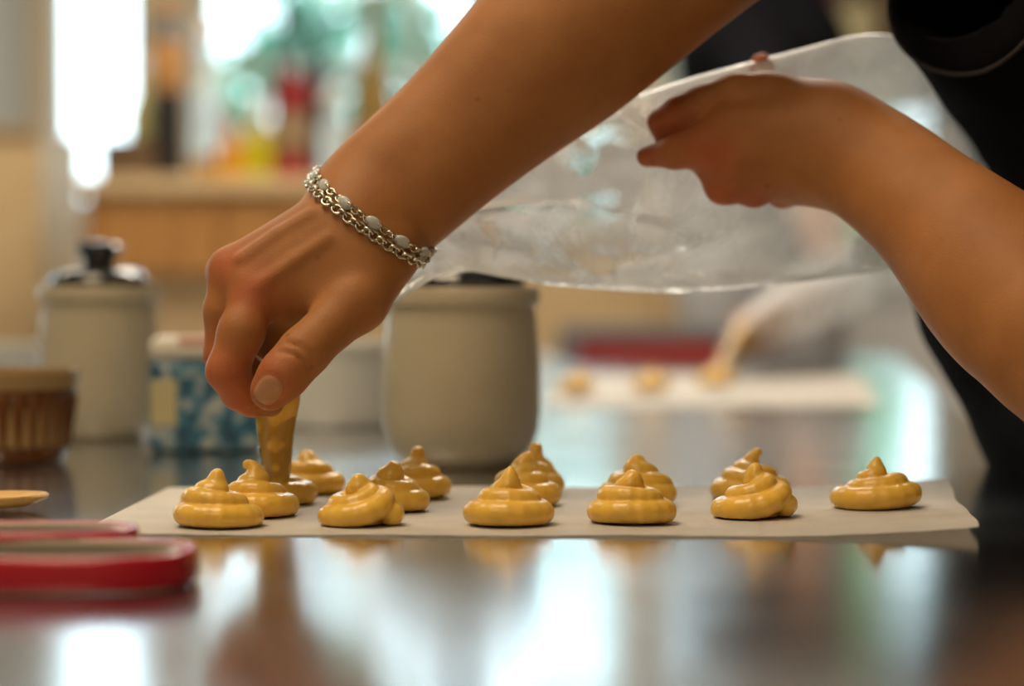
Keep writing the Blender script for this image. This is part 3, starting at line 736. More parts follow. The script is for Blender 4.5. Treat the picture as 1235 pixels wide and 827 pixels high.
# ================================================================== piping bag
bag = tag(empty('piping_bag', P(333, 583, 1.150)), 'crumpled clear plastic piping bag smeared with cream held in both hands', 'piping bag')
def bag_film(secs, mname, parent, n=96, m=150, amp=1.0, seed=2, haze=.26, fold=np.array(((-9., 0), (-8., 0)))):
    """sections: centre, vertical half, thickness half, all metres"""
    cs = np.array([s[0] for s in secs]); hv = np.array([s[1] for s in secs]); ht = np.array([s[2] for s in secs])
    L = np.concatenate([[0], np.cumsum(np.linalg.norm(np.diff(cs, axis=0), axis=1))]); S = np.linspace(0, L[-1], m)
    def sm(v):
        w = np.stack([np.interp(S, L, v[:, k]) for k in range(v.shape[1])], 1)
        for _ in range(5): w[1:-1] = (w[:-2] + 2 * w[1:-1] + w[2:]) / 4
        return w
    C = sm(cs); HV = sm(hv[:, None])[:, 0]; HT = sm(ht[:, None])[:, 0]
    T = np.gradient(C, axis=0); T /= np.linalg.norm(T, axis=1)[:, None]
    Y = np.array((0, 1.0, 0)) - T * T[:, 1:2]; Y /= np.linalg.norm(Y, axis=1)[:, None]; U = np.cross(Y, T)
    a = np.linspace(0, 2 * np.pi, n, endpoint=False)
    ca = np.sign(np.cos(a)) * np.abs(np.cos(a)) ** .8; sa = np.sin(a)
    V_ = C[:, None, :] + U[:, None, :] * (HV[:, None] * ca)[..., None] + Y[:, None, :] * (HT[:, None] * sa)[..., None]
    q = V_.reshape(-1, 3); edge = np.clip(1 - np.abs(ca) ** 6, 0.05, 1)
    A = (np.clip(HV - .010, 0, .03) / .03)[:, None] * edge[None, :]
    rid = np.abs(wav(q * (1, 1, 1.9), 38, seed)).reshape(m, n); rid2 = np.abs(wav(q * (1.3, 1, 1), 95, seed + 1)).reshape(m, n)
    disp = (-.013 * (1 - np.clip(rid * 3.2, 0, 1)) * .6 + .006 * wav(q, 60, seed + 3).reshape(m, n) - .004 * (1 - np.clip(rid2 * 3, 0, 1))) * A * amp
    cl = np.interp(C[:, 0], fold[:, 0], fold[:, 1])[:, None]; fr = (sa < 0)[None, :] * np.clip((HV - .012) / .015, 0, 1)[:, None]
    on = np.clip((C[:, 0] - fold[0, 0]) / .02, 0, 1)[:, None] * np.clip((fold[-1, 0] - C[:, 0]) / .03, 0, 1)[:, None]
    disp = disp + fr * on * (.011 * np.exp(-((ca[None, :] - cl) / .10) ** 2) - .010 * np.exp(-((ca[None, :] - cl - .42) / .24) ** 2))
    V_ = V_ + Y[:, None, :] * (disp * np.sign(sa))[..., None]
    me_ = bpy.data.meshes.new('film'); idx = np.arange(m * n).reshape(m, n)
    Q = np.stack([idx[:-1], np.roll(idx, -1, 1)[:-1], np.roll(idx, -1, 1)[1:], idx[1:]], -1).reshape(-1, 4)
    me_.from_pydata(V_.reshape(-1, 3).tolist(), [], Q.tolist()); me_.update()
    o = link('film', me_, mname)
    s_ = S / S[-1]
    res = np.clip((s_ - .30) / .08, 0, 1) * np.clip((.70 - s_) / .16, .10, 1)
    at = me_.attributes.new('residue', 'FLOAT', 'POINT'); at.data.foreach_set('value', np.repeat(res, n).astype(np.float32))
    hz = np.interp(s_, [0, .20, .30, .55, .68, 1], [0, .0, haze, haze, haze * 1.7, haze * 1.7])
    at = me_.attributes.new('haze', 'FLOAT', 'POINT'); at.data.foreach_set('value', np.repeat(hz, n).astype(np.float32))
    return o
def bs(px, top, bot, d, ht): a, b = P(px, top, d), P(px, bot, d); return ((a + b) / 2, (b - a)[2] * -.5, ht)
tipz = [(P(334, 580, 1.150), .0068, .0066), (P(333, 545, 1.149), .0086, .0085), (P(332, 510, 1.147), .0106, .0100), (P(333, 486, 1.143), .0120, .0100), (P(343, 450, 1.138), .0080, .0070), (P(375, 415, 1.160), .0080, .0080), (P(430, 372, 1.195), .0100, .0080), (P(478, 330, 1.205), .0130, .0100)]
film = bag_film(tipz + [bs(510, 268, 338, 1.21, .014), bs(560, 236, 328, 1.22, .020), bs(640, 182, 346, 1.235, .028), bs(720, 140, 352, 1.245, .034), bs(790, 112, 356, 1.252, .036),
    bs(860, 90, 352, 1.256, .030), bs(930, 72, 344, 1.258, .030), bs(1000, 54, 334, 1.262, .026), bs(1070, 36, 326, 1.266, .020), bs(1110, 92, 318, 1.266, .016), bs(1150, 150, 310, 1.266, .014), bs(1212, 222, 300, 1.266, .010)], 'film', None, fold=np.array([(P(500, 300, 1.21)[0], -.70), (P(600, 300, 1.22)[0], -.25), (P(700, 300, 1.24)[0], .15), (P(790, 300, 1.25)[0], .45), (P(860, 300, 1.25)[0], .55)]))
film.parent = bag; film.matrix_parent_inverse = Matrix.Translation(-bag.location)
ds = [(P(334, 584, 1.150), .0062), (P(334, 560, 1.1495), .0072), (P(333, 530, 1.148), .0086), (P(334, 500, 1.146), .0100), (P(336, 480, 1.142), .0108), (P(345, 450, 1.139), .0070)]
dsd = chain([(P(335, 590, 1.152), .0064)] + ds, .003)
dm, _, _ = mesh_sdf(lambda q, c=None, R=None: dsd(q) + .0003 * wav(q, 260, 2), P(250, 620, 1.12) - (0, .02, 0), P(420, 400, 1.20), .0012, margin=.01)
dm.name = 'choux_filling'; do = link('choux_filling', dm, 'choux'); do.parent = bag; do.matrix_parent_inverse = Matrix.Translation(-bag.location)
do['label'] = 'yellow choux paste filling the bag tip'

# ================================================================== jars and dishes on the table
def jar(name, px, py, R, H, label, knob=True):
    d = gd(py); x = (px - 617.5) / FPX * (d + R * .7)
    j = tag(empty(name, (x, d + R * .7, 0)), label, 'jar', 'beige lidded jars on the table')
    prof = [(0, .001), (R * .66, .001), (R * .70, .0)] + [(R * .78, .004), (R * .90, .012), (R * .97, .022), (R * 1.0, .034), (R * .995, H * .55), (R * .955, H * .80), (R * .925, H * .885), (R * .93, H * .893)] \
        + [(R * .985, H * .905), (R * .995, H * .94), (R * .99, H * .975), (R * .97, H), (R * .90, H), (R * .88, H * .99), (R * .87, H * .9), (R * .93, H * .5), (R * .90, .02), (0, .012)]
    lathe('jar_body', prof, 'stoneware', j, 72)
    lz = H * .985
    lid = lathe('lid', [(0, lz), (R * .80, lz), (R * .82, lz + .003), (R * .80, lz + .007), (R * .70, lz + .0125), (R * .45, lz + .016), (R * .2, lz + .017), (0, lz + .017)], 'lidblack', j, 64)
    lathe('knob', [(R * .27, lz + .0155), (R * .25, lz + .020), (R * .30, lz + .025), (R * .37, lz + .028), (R * .38, lz + .032), (R * .32, lz + .035), (0, lz + .036)], 'lidblack', lid, 40)
    return j
jar('storage_jar', 556, 566, .0525, .1175, 'beige stoneware jar with dark lid behind the choux mounds')
jar('storage_jar', 120, 531, .0470, .1185, 'beige stoneware jar with black knobbed lid behind the brown ramekin')
# fluted brown ramekin
d = gd(562); R = .050; H = .062
ram = tag(empty('ramekin', ((3 - 617.5) / FPX * (d + R * .8), d + R * .8, 0)), 'brown fluted ramekin with tan rim at the left edge', 'ramekin')
lathe('bowl', [(0, .001), (R * .80, .001), (R * .82, .003), (R * .84, .006), (R * .86, .009)] + [(R * (.86 + .10 * t / 8), .010 + .034 * t / 8) for t in range(9)] + [(R * .975, H * .74), (R * .985, H * .80)], 'brownglaze', ram, 176,
      flute=lambda r, z, a: r * (1 + (.040 * math.cos(28 * a) if .009 < z < .0445 else 0)))
lathe('rim', [(R * .985, H * .80), (R * 1.0, H * .84), (R * 1.015, H * .93), (R * 1.03, H * .97), (R * 1.02, H), (R * .96, H * .995), (R * .93, H * .9), (R * .88, .012), (0, .010)], 'tanglaze', ram, 96)
# blue printed box with rounded corners
d = gd(547); bx_ = (248 - 617.5) / FPX * (d + .04)
bb = tag(empty('printed_carton', (bx_, d + .042, 0), .12), 'blue floral printed carton with a white top behind the piping hand', 'carton')
box('carton_body', -.040, .040, -.036, .036, .0008, .066, 'print', bb, bev=.006)
box('carton_top', -.039, .039, -.035, .035, .0662, .0815, 'card', bb, bev=.005)
box('top_print', -.020, .024, -.0356, -.020, .074, .0825, 'rosy', bb, bev=.003)
box('side_label', -.0385, -.020, -.0368, -.030, .020, .052, 'label', bb, bev=.0006)
# white dish between the hand and the jar
d = gd(517); R = .060; H = .072
ws = tag(empty('souffle_dish', ((405 - 617.5) / FPX * (d + R), d + R * .9, 0)), 'plain off white round dish between the carton and the beige jar', 'dish')
lathe('dish_body', [(0, .001), (R * .86, .001), (R * .9, .004), (R * .93, .010), (R * .97, H * .85), (R * .975, H * .88)], 'whiteglaze', ws, 64)
lathe('dish_rim', [(R * .975, H * .88), (R * 1.02, H * .90), (R * 1.03, H * .97), (R * 1.0, H), (R * .95, H), (R * .91, H * .9), (R * .88, .012), (0, .009)], 'whiteglaze', ws, 64)
# pale bowl at the far left behind the ramekin
d = gd(492); R = .085; H = .060
wb = tag(empty('white_bowl', ((-28 - 617.5) / FPX * (d + R), d + R, 0)), 'pale blue white bowl behind the brown ramekin at the left edge', 'bowl')
lathe('bowl_wall', [(0, .001), (R * .5, .001), (R * .55, .006), (R * .8, H * .4), (R * .95, H * .8), (R * 1.0, H), (R * .97, H), (R * .92, H * .8), (R * .75, H * .42), (R * .4, .012), (0, .010)], 'whiteglaze', wb, 64)
lathe('foot_ring', [(R * .46, .001), (R * .46, 0), (R * .52, 0), (R * .53, .003)], 'whiteglaze', wb, 48)
# dark green dish top glimpsed left of the white dish is the far rim of the carton
# wooden spoon lying at the left edge
sp = tag(empty('wooden_spoon', (0, 0, 0)), 'pale yellow wooden spoon tip poking in at the left edge', 'spoon')
sc_ = P(5, 616, 1.135)
bm = bmesh.new(); g = []
prof = [(0, .0035), (.5, .0032), (.78, .0040), (.93, .0062), (1.0, .0072), (1.03, .0062), (1.0, .0045), (.7, .0010), (.4, .0002), (0, .0)]
for r_, z_ in prof:
    ring_ = []
    for i in range(48):
        a = 2 * math.pi * i / 48
        ring_.append(bm.verts.new((r_ * .0300 * math.cos(a), r_ * .0215 * math.sin(a), z_ + .0016 + .00 * math.cos(a))))
    g.append(ring_)
for a_, b_ in zip(g, g[1:]):
    for i in range(48):
        try: bm.faces.new((a_[i], a_[(i + 1) % 48], b_[(i + 1) % 48], b_[i]))
        except ValueError: pass
bmesh.ops.remove_doubles(bm, verts=bm.verts, dist=1e-5)
so = from_bm('spoon_bowl', bm, 'spoonwood', sp, sharp=60); so.location = (-.2735, 1.128, .0002); so.rotation_euler = (0, -.02, .12)
so2 = from_bm('handle', tube_bm([(-.2975, 1.126, .0075), (-.338, 1.116, .0085), (-.428, 1.096, .0075), (-.528, 1.071, .0065)], [.005, .0055, .0055, .0065], 14), 'spoonwood', sp)
# red handled scissors
scis = tag(empty('scissors', (-.19, .86, 0)), 'red handled scissors with grey inner grips lying in the left foreground', 'scissors')
def loop(name, cx, cy, rx, ry, ang, z, w, h, m, parent, sq=2.6, n=72, taper=.0):
    """a flat handle ring: superellipse path swept with a rounded upright section"""
    sec = []
    for k in range(16):
        a = 2 * math.pi * k / 16; sec.append((w * math.copysign(abs(math.cos(a)) ** .6, math.cos(a)), h * math.copysign(abs(math.sin(a)) ** .6, math.sin(a))))
    bm = bmesh.new(); rings = []
    for i in range(n):
        t = 2 * math.pi * i / n; c, s = math.cos(t), math.sin(t)
        x = rx * math.copysign(abs(c) ** (2 / sq), c); y = ry * math.copysign(abs(s) ** (2 / sq), s) * (1 + taper * x / rx)
        t2 = t + .001; c2, s2 = math.cos(t2), math.sin(t2)
        x2 = rx * math.copysign(abs(c2) ** (2 / sq), c2); y2 = ry * math.copysign(abs(s2) ** (2 / sq), s2) * (1 + taper * x2 / rx)
        nx, ny = (y2 - y), -(x2 - x); l = math.hypot(nx, ny) or 1; nx /= l; ny /= l
        row = []
        for a, b in sec:
            X, Y_ = x + nx * a, y + ny * a
            row.append(bm.verts.new((cx + X * math.cos(ang) - Y_ * math.sin(ang), cy + X * math.sin(ang) + Y_ * math.cos(ang), z + b)))
        rings.append(row)
    for i in range(n):
        a, b = rings[i], rings[(i + 1) % n]
        for k in range(16): bm.faces.new((a[k], a[(k + 1) % 16], b[(k + 1) % 16], b[k]))
    return from_bm(name, bm, m, parent, sharp=60)
def scis_part(cx, cy, rx, ry, ang, z, h):
    o = loop('handle', cx, cy, rx, ry, ang, z, .0030, h, 'red', scis, taper=.12)
    loop('inner_grip', cx, cy, rx - .0050, ry - .0050, ang, z, .0028, h - .0004, 'greygrip', o, taper=.12)
    return o
scis_part(-.0040, -.0020, .066, .0330, -.06, .0075, .0068)
scis_part(-.0330, .0480, .062, .0220, .08, .0125, .0042)
bm = bmesh.new()
for s, a in ((1, .05), (-1, -.05)):
    pts2 = [(-.06, s * .012), (-.09, s * .010), (-.24, s * .001 + .012), (-.24, s * .001 + .010), (-.09, -s * .006 + .008), (-.06, s * .002)]
    lo_ = [bm.verts.new((x, y + .018, .0060 + (0.0016 if s > 0 else 0))) for x, y in pts2]; hi_ = [bm.verts.new((x, y + .018, .0075 + (0.0016 if s > 0 else 0))) for x, y in pts2]
    bm.faces.new(lo_[::-1]); bm.faces.new(hi_)
    for i in range(6): bm.faces.new((lo_[i], lo_[(i + 1) % 6], hi_[(i + 1) % 6], hi_[i]))
from_bm('blade', bm, 'blade', scis, smooth=False)
box('shank', -.106, -.066, -.012, .052, .003, .012, 'red', scis, bev=.003)
lathe('pivot_screw', [(0, .0108), (.004, .0105), (.0045, .0095), (.0045, .004), (0, .004)], 'blade', scis, 24).location = (-.10, .022, 0)

# ================================================================== background: wooden shelf with bottles
SD = 4.0; SPX = FPX / SD
def bx(px): return (px - 617.5) / SPX
def bz(py): return CAMZ + (345 - py) / SPX
shelf = tag(empty('wooden_cabinet', (bx(290), SD, 0)), 'orange pine cabinet carrying the bottles before the window', 'cabinet')
ox, oy = bx(290), SD
zt = bz(214)
box('cabinet_top', bx(98) - ox, bx(600) - ox, -.03, .34, zt - .03, zt, 'woodpale', shelf, bev=.004)
box('cabinet_body', bx(104) - ox, bx(596) - ox, 0, .32, bz(333), zt - .031, 'wood', shelf, bev=.003)
for i in range(3):
    x0 = bx(106) + i * (bx(594) - bx(106)) / 3
    dr = box('drawer_front', x0 + .004 - ox, x0 + (bx(594) - bx(106)) / 3 - .004 - ox, -.014, -.001, bz(330), zt - .036, 'wood', shelf, bev=.003)
box('plinth', bx(110) - ox, bx(590) - ox, .03, .30, FZ, bz(333) - .001, 'woodpale', shelf)
# low cream counter end and wood panel at the left
lp_ = tag(empty('beech_cabinet', (-.98, 4.35, 0)), 'pale beech cabinet side under the grey wall at the left edge', 'cabinet')
box('side_panel', bx(-140) + .98, -.944 + .98, 0, .4, FZ, CAMZ + 186 / (FPX / 4.35), 'woodpale', lp_, bev=.004)
box('cabinet_cap', bx(-140) + .96, -.940 + .98, -.02, .42, CAMZ + 186 / (FPX / 4.35) + .0005, CAMZ + 192 / (FPX / 4.35), 'woodpale', lp_, bev=.004)

def bottle(px, w, h, body, sh_, neck, mat_, label, y=0.0, lab=None, cap=None, level=None, base=None, cat='bottle'):
    """px: column, w: width in px, h total / body / shoulder heights in metres, neck radius"""
    s = FPX / (SD + .12 + y); R = w / s / 2; x = (px - 617.5) / s
    b = tag(empty('bottle', (x, SD + .12 + y, zt)), label, cat, 'bottles on the pine cabinet')
    lathe('glass', [(0, .0008), (R * .88, .0008), (R * .97, .004), (R, .010), (R, body), (R * .94, body + (sh_ - body) * .3), (R * .62, body + (sh_ - body) * .7), (neck * 1.1, sh_), (neck, sh_ + .012), (neck * .95, h - .016), (neck * 1.15, h - .012), (neck * 1.15, h), (0, h)], mat_, b, 40)
    for z0, z1, m in (lab or []): lathe('label', [(R * 1.003, z0), (R * 1.012, z0 + .001), (R * 1.012, z1 - .001), (R * 1.003, z1)], m, b, 40)
    if cap: lathe('cap', [(neck * 1.2, h - .03), (neck * 1.28, h - .028), (neck * 1.28, h + .001), (neck * 1.1, h + .004), (0, h + .004)], cap, b, 32)
    return b
M['amber'] = glass('amber_glass', (.50, .22, .05)); M['darkglass'] = glass('black_glass', (.010, .010, .012), .1, 0.0); M['clear'] = glass('clear_glass', (.80, .88, .92)); M['oil'] = glass('yellow_oil', (.70, .52, .02)); M['orange'] = glass('orange_oil', (.80, .34, .02))
M['olive'] = glass('olive_glass', (.22, .14, .035), .1, .15); M['redlab'] = mat('red_label', (.26, .008, .010), .5, var=.08); M['blacklab'] = mat('black_label', (.005, .005, .006), .7, var=.2); M['beigelab'] = mat('beige_label', (.26, .17, .09), .6, var=.1)
M['orangelab'] = mat('orange_label', (.46, .22, .06), .5, var=.1); M['paleyel'] = mat('pale_yellow_liquid', (.66, .60, .25), .2, var=.08)
bottle(203, 40, .345, .262, .30, .014, 'darkglass', 'tall bottle with black lower and orange upper label', 0, [(.012, .162, 'blacklab'), (.168, .262, 'orangelab')], 'orangelab')
bottle(172, 34, .24, .13, .18, .012, 'paleyel', 'pale yellow bottle behind the black labelled one', .10, [(.02, .03, 'paleyel')], 'white')
bottle(252, 38, .30, .16, .22, .014, 'clear', 'clear glass bottle right of the black labelled one', .02, [(.003, .045, 'orange')], 'white')
bottle(280, 34, .125, .055, .085, .012, 'orange', 'short amber oil bottle between clear ones', -.05, [(.01, .012, 'orange')], 'beigelab')
bottle(314, 42, .155, .08, .11, .014, 'oil', 'bottle of yellow oil left of the red labelled bottle', .0, [(.01, .012, 'oil')], 'white')
bottle(352, 46, .33, .185, .235, .015, 'darkglass', 'red and beige labelled dark bottle', -.02, [(.004, .045, 'redlab'), (.050, .125, 'beigelab'), (.130, .188, 'redlab')], 'blacklab')
bottle(384, 34, .30, .17, .23, .013, 'darkglass', 'slim black bottle right of the red labelled bottle', .09, [(.05, .12, 'blacklab')], 'blacklab')
bottle(402, 34, .17, .085, .12, .016, 'clear', 'small clear glass bottle with bluish shine', -.04, [(.01, .012, 'clear')], 'white')
bottle(450, 56, .36, .10, .26, .015, 'olive', 'tall olive brown wine bottle beside the forearm', .02, [(.03, .10, 'orangelab')], 'olive')
bottle(566, 46, .40, .24, .32, .015, 'darkglass', 'dark wine bottle peeking above the forearm', .05, [(.05, .16, 'beigelab')], 'blacklab')
bxo = tag(empty('spice_box', (bx(147), SD + .12, zt)), 'small dark wooden box at the left end of the cabinet top', 'box')
box('box_body', -.055, .050, -.05, .05, .0006, .062, 'darkwood', bxo, bev=.003); box('box_lid', -.057, .052, -.052, .052, .0625, .078, 'darkwood', bxo, bev=.003)

# ================================================================== background right: far end of the table
# second sheet with three mounds
def far_pt(px, py): return P(px, py, gd(py))
ps = paper_sheet('baking_paper', [far_pt(655, 492), far_pt(1060, 490), far_pt(1040, 452), far_pt(680, 453)], 'blurred far sheet of baking paper with three choux mounds', lift=.0, seed=5, nx=24, ny=12)
def far_mound(px, py, seed, label):
    c = far_pt(px, py); rg = random.Random(seed); pr = []
    N = 30; pts = []
    for i in range(N + 1):
        t = i / N; rr = .014 * (1 - t ** 1.2); an = 6.28 * 2.2 * t + seed
        pts.append(((rr * math.cos(an), rr * math.sin(an), .0068 + .011 * t), .0082 - .003 * t))
    ch = chain(pts + [((0, 0, .027), .001)], .002); co = Chain([((0, 0, .005), (0, 0, .012), .012, .006)], .003)
    me_, _, _ = mesh_sdf(lambda q, c=None, R=None: smax(smin(ch(q), co(q), .002), -q[:, 2], .001), (-.03, -.03, -.003), (.03, .03, .035), .0018, margin=.01)
    me_.name = 'choux_mound'; o = link('choux_mound', me_, 'choux'); o.location = (c[0], c[1] + .02, .0018)
    tag(o, label, 'choux', 'blurred choux mounds on the far paper')
far_mound(698, 478, 1, 'left one of three blurred choux mounds on the far paper')
far_mound(788, 476, 2, 'middle one of three blurred choux mounds on the far paper')
far_mound(866, 468, 3, 'right one of three blurred choux mounds under the far piping bag')
# red tray and dark pan behind it
d = 3.35
tr = tag(empty('oven_tray', ((790 - 617.5) / FPX * d, d, 0)), 'red enamel oven tray on the far end of the table', 'tray')
tw = 90 / (FPX / d)
box('tray_base', -tw, tw, -.05, .13, .0006, .006, 'redtray', tr, bev=.002)
for a in ((-tw, tw, -.056, -.050), (-tw, tw, .130, .136), (-tw - .006, -tw, -.056, .136), (tw, tw + .006, -.056, .136)): box('tray_side', a[0], a[1], a[2], a[3], .0006, .026, 'redtray', tr, bev=.002)
d = 3.55
pn = tag(empty('roasting_pan', ((780 - 617.5) / FPX * d, d, 0)), 'dark grey roasting pan behind the red tray', 'pan')
tw = 100 / (FPX / d)
box('pan_base', -tw, tw, -.03, .12, .0006, .008, 'grey', pn, bev=.002)
for a in ((-tw, tw, -.036, -.030), (-tw, tw, .120, .126), (-tw - .006, -tw, -.036, .126), (tw, tw + .006, -.036, .126)): box('pan_side', a[0], a[1], a[2], a[3], .0006, .052, 'grey', pn, bev=.002)
# pale wood cupboard along the wall below the windows, and a white cabinet at the right
cu = tag(empty('window_cupboard', (.10, 4.9, 0)), 'pale wooden cupboard along the wall under the windows', 'cupboard')
box('cupboard_body', -.42, .55, 0, .28, FZ, .20, 'woodpale', cu, bev=.004)
for i in range(3): 
    dd_ = box('cupboard_door', -.41 + i * .32, -.41 + i * .32 + .31, -.016, -.001, FZ + .1, .185, 'woodpale' if i else 'wood', cu, bev=.003)
wc = tag(empty('white_cabinet', (.885, 4.74, 0)), 'white cabinet beyond the right edge of the table', 'cabinet')
box('cabinet_body', -.17, .15, 0, .40, FZ, .085, 'white', wc, bev=.006)
box('cabinet_door', -.16, .14, -.016, -.001, FZ + .1, .075, 'white', wc, bev=.003)
box('worktop', -.18, .16, -.025, .41, .086, .108, 'white', wc, bev=.004)
# dark wall shelf with jars above the bag
ws_ = tag(empty('jar_shelf', (.83, 4.9, 0)), 'dark wooden wall shelf at the top right', 'shelf')
box('shelf_board', -.16, .40, 0, .26, .60, .63, 'darkwood', ws_, bev=.003); box('shelf_back', -.16, .40, .27, .29, .60, 1.1, 'darkwood', ws_)
box('bracket', -.10, -.08, .02, .26, .50, .599, 'darkwood', ws_); box('bracket', .32, .34, .02, .26, .50, .599, 'darkwood', ws_)
def tin(name, x, y, z, r, h, m, label):
    t = tag(empty(name, (x, y, z)), label, 'tin', 'tins on the dark wall shelf')
    lathe('tin_body', [(0, .0005), (r * .96, .0005), (r, .003), (r, h - .004), (r * .97, h - .002), (0, h - .002)], m, t, 32)
    lathe('tin_lid', [(r * 1.02, h - .014), (r * 1.03, h - .013), (r * 1.03, h), (r * .9, h + .003), (0, h + .003)], m, t, 32)
tin('storage_tin', .70, 5.0, .6305, .040, .16, 'redlab', 'red tin on the dark wall shelf')
tin('storage_tin', .80, 5.0, .6305, .045, .13, 'label', 'mustard yellow tin on the dark wall shelf')

# second person, out of focus, at the far end of the table
p2 = tag(empty('person', (.47, 4.08, FZ)), 'out of focus person in black at the far end of the table holding a bag', 'person')
X0, Y0 = .47, 4.08
s2 = np.array((X0 - .03, Y0 - .08, .55)); e2 = P(1012, 338, 3.35); h2 = P(925, 392, 2.80)
b2 = Chain([(s2, e2, .045, .038), (e2, h2, .036, .026), (h2, P(905, 398, 2.74), .030, .026), (P(905, 398, 2.74), P(890, 408, 2.70), .018, .010), (P(915, 405, 2.76), P(893, 418, 2.71), .012, .009),
            (s2, (X0, Y0, .62), .05, .05), ((X0, Y0, .62), (X0, Y0 - .02, .78), .05, .05), ((X0, Y0, .62), (X0 + .02, Y0 + .04, .1), .07, .08)], .02)
h2c = Chain([((X0, Y0 - .02, .86), (X0, Y0 - .04, .84), .09, .08), ((X0, Y0 - .06, .80), (X0, Y0 - .08, .77), .05, .035), ((X0, Y0 - .125, .85), (X0, Y0 - .135, .825), .008, .012)], .03)
m2_, _, _ = mesh_sdf(lambda q, c=None, R=None: smin(b2(q), h2c(q), .02), (.10, 2.60, -.02), (.85, 4.35, 1.0), .007, margin=.03)
m2_.name = 'body'; o2 = link('body', m2_, 'skin'); o2.parent = p2; o2.matrix_parent_inverse = Matrix.Translation((-X0, -Y0, -FZ))
c2 = Chain([((X0 - .06, Y0, .56), (X0 + .06, Y0 + .02, .56), .10, .10), ((X0 - .05, Y0, .2), (X0 + .06, Y0 + .02, .2), .09, .09), (s2, s2 + (e2 - s2) * .55, .065, .056), ((X0 - .05, Y0, .56), (X0 - .05, Y0, .2), .095, .09), ((X0 + .06, Y0, .56), (X0 + .06, Y0 + .02, .2), .095, .09), ((X0 - .03, Y0 - .01, .66), (X0 + .03, Y0, .66), .085, .085)], .05)
cm, _, _ = mesh_sdf(lambda q, c=None, R=None: smax(smax(c2(q), .06 - q[:, 2], .01), -Chain([(s2, e2, .042, .045)], .01)(q), .003) + .003 * wav(q, 50, 8), (.15, 3.4, .0), (.80, 4.3, .84), .008, margin=.03)
cm.name = 'shirt'; oc = link('shirt', cm, 'black'); oc.parent = p2; oc.matrix_parent_inverse = o2.matrix_parent_inverse.copy()
a2 = Chain([((X0 - .05, Y0, .36), (X0 + .06, Y0 + .02, .36), .108, .108), ((X0 - .05, Y0, .36), (X0 - .05, Y0, .12), .108, .104), ((X0 + .06, Y0 + .02, .36), (X0 + .06, Y0 + .02, .12), .108, .104), ((X0 - .05, Y0, .12), (X0 + .06, Y0 + .02, .12), .102, .102), ((X0 - .05, Y0, -.35), (X0 + .06, Y0 + .02, -.35), .11, .11), ((X0 - .05, Y0, .12), (X0 - .05, Y0, -.35), .10, .11), ((X0 + .06, Y0 + .02, .12), (X0 + .06, Y0 + .02, -.35), .10, .11)], .03)
am, _, _ = mesh_sdf(lambda q, c=None, R=None: smax(a2(q), q[:, 2] - .40, .01) + .003 * wav(q, 45, 3), (.15, 3.8, -.52), (.85, 4.35, .50), .010, margin=.03)
am.name = 'apron'; oa = link('apron', am, 'apron'); oa.parent = p2; oa.matrix_parent_inverse = o2.matrix_parent_inverse.copy(); oa['label'] = 'light grey apron'
t2 = Chain([((X0 - .05, Y0, -.35), (X0 - .06, Y0, -.86), .09, .06), ((X0 + .07, Y0 + .02, -.35), (X0 + .08, Y0, -.86), .09, .06)], .03)
tm2, _, _ = mesh_sdf(lambda q, c=None, R=None: smax(t2(q), -.895 - q[:, 2], .01), (.25, 3.9, -.93), (.75, 4.3, -.2), .012, margin=.03)
tm2.name = 'trousers'; ot = link('trousers', tm2, 'denim'); ot.parent = p2; ot.matrix_parent_inverse = o2.matrix_parent_inverse.copy()
hq = Chain([((X0, Y0 + .01, .90), (X0, Y0 - .01, .89), .095, .085)], .02); hqc = Chain([((X0, Y0 - .12, .82), (X0, Y0 - .2, .82), .075, .075)], .02)
hm2, _, _ = mesh_sdf(lambda q, c=None, R=None: smax(hq(q), -hqc(q), .01), (X0 - .14, Y0 - .16, .72), (X0 + .14, Y0 + .16, 1.02), .008, margin=.03)
hm2.name = 'hair'; oh = link('hair', hm2, 'hair'); oh.parent = p2; oh.matrix_parent_inverse = o2.matrix_parent_inverse.copy()
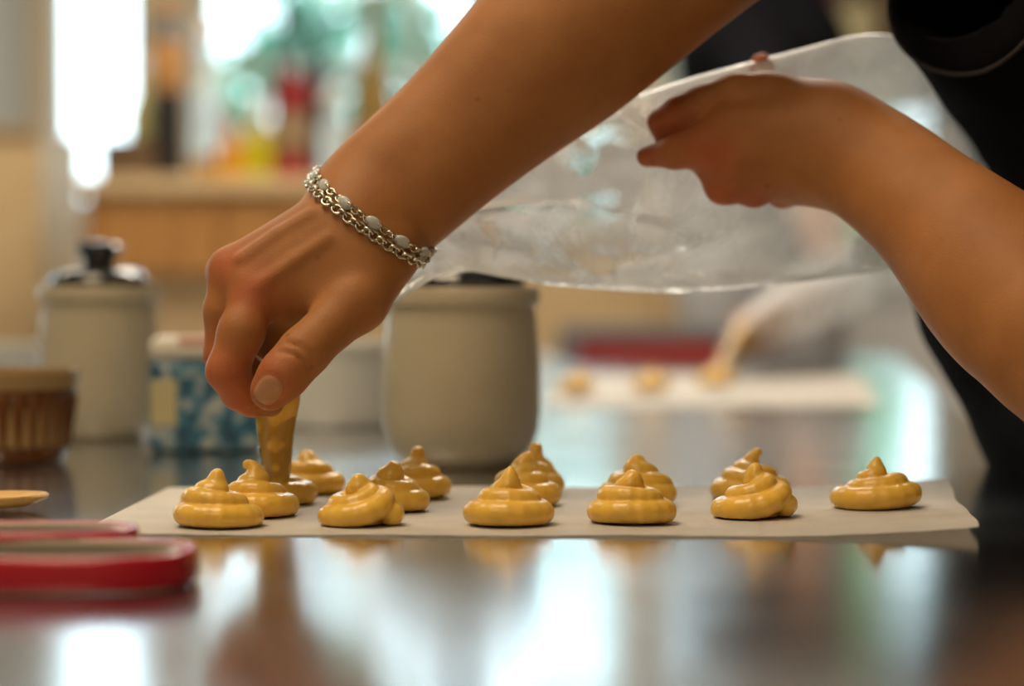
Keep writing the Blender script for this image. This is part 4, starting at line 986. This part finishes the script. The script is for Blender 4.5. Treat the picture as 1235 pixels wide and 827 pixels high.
# the far piping bag
fb_ = tag(empty('piping_bag', P(868, 455, 2.60)), 'blurred pale piping bag with caramel coloured tip over the far mounds', 'piping bag')
ff = bag_film([(P(868, 456, 2.60), .008, .008), (P(880, 430, 2.64), .014, .014), (P(898, 402, 2.70), .018, .018), (P(930, 385, 2.74), .030, .024), (P(965, 366, 2.80), .040, .030), (P(1000, 348, 2.88), .045, .03), (P(1040, 330, 2.96), .04, .02)], 'film_far', None, 40, 50, .6, 7, .6)
ff.parent = fb_; ff.matrix_parent_inverse = Matrix.Translation(-fb_.location)
fsd = chain([(P(868, 459, 2.60), .007), (P(880, 430, 2.64), .0125), (P(898, 402, 2.70), .016)], .003)
fm_, _, _ = mesh_sdf(lambda q, c=None, R=None: fsd(q), P(820, 480, 2.55), P(940, 370, 2.78), .003, margin=.02)
fm_.name = 'choux_filling'; fo = link('choux_filling', fm_, 'choux'); fo.parent = fb_; fo.matrix_parent_inverse = Matrix.Translation(-fb_.location)

# ================================================================== trees outside
def tree(x, y, z, rx, rz, n, seed, label, ls=.10, m='leaf'):
    rg = np.random.RandomState(seed)
    t = tag(empty('garden_tree', (x, y, -.9)), label, 'tree', 'trees outside the windows')
    c = rg.normal(size=(n, 3)); c /= np.linalg.norm(c, axis=1)[:, None]; c *= rg.uniform(.35, 1, (n, 1)) ** .5
    c *= (rx, rx, rz); c += (0, 0, z + .9)
    u = rg.normal(size=(n, 3)); u /= np.linalg.norm(u, axis=1)[:, None]; w = np.cross(u, rg.normal(size=(n, 3))); w /= np.linalg.norm(w, axis=1)[:, None]
    s = rg.uniform(.6, 1.2, (n, 1)) * ls
    v = np.stack([c - u * s, c + w * s * .45, c + u * s, c - w * s * .45], 1).reshape(-1, 3)
    me_ = bpy.data.meshes.new('foliage'); me_.from_pydata(v.tolist(), [], np.arange(n * 4).reshape(-1, 4).tolist()); me_.update()
    o = link('foliage', me_, m, t, smooth=False); o['kind'] = 'stuff'
    from_bm('trunk', tube_bm([(0, 0, 0), (.03, 0, (z + .9) * .5), (0, .02, z + .9)], [.09, .07, .04], 10), 'bark', t)
tree(-.62, 8.4, .62, .62, .80, 900, 1, 'leafy green tree outside left of the pine cabinet bottles')
tree(.30, 9.9, .75, .80, .85, 1200, 2, 'leafy green tree outside behind the forearm')
tree(1.20, 8.3, .35, .32, .60, 3000, 3, 'bright green tree outside behind the piping bag at right', m='leafbright')
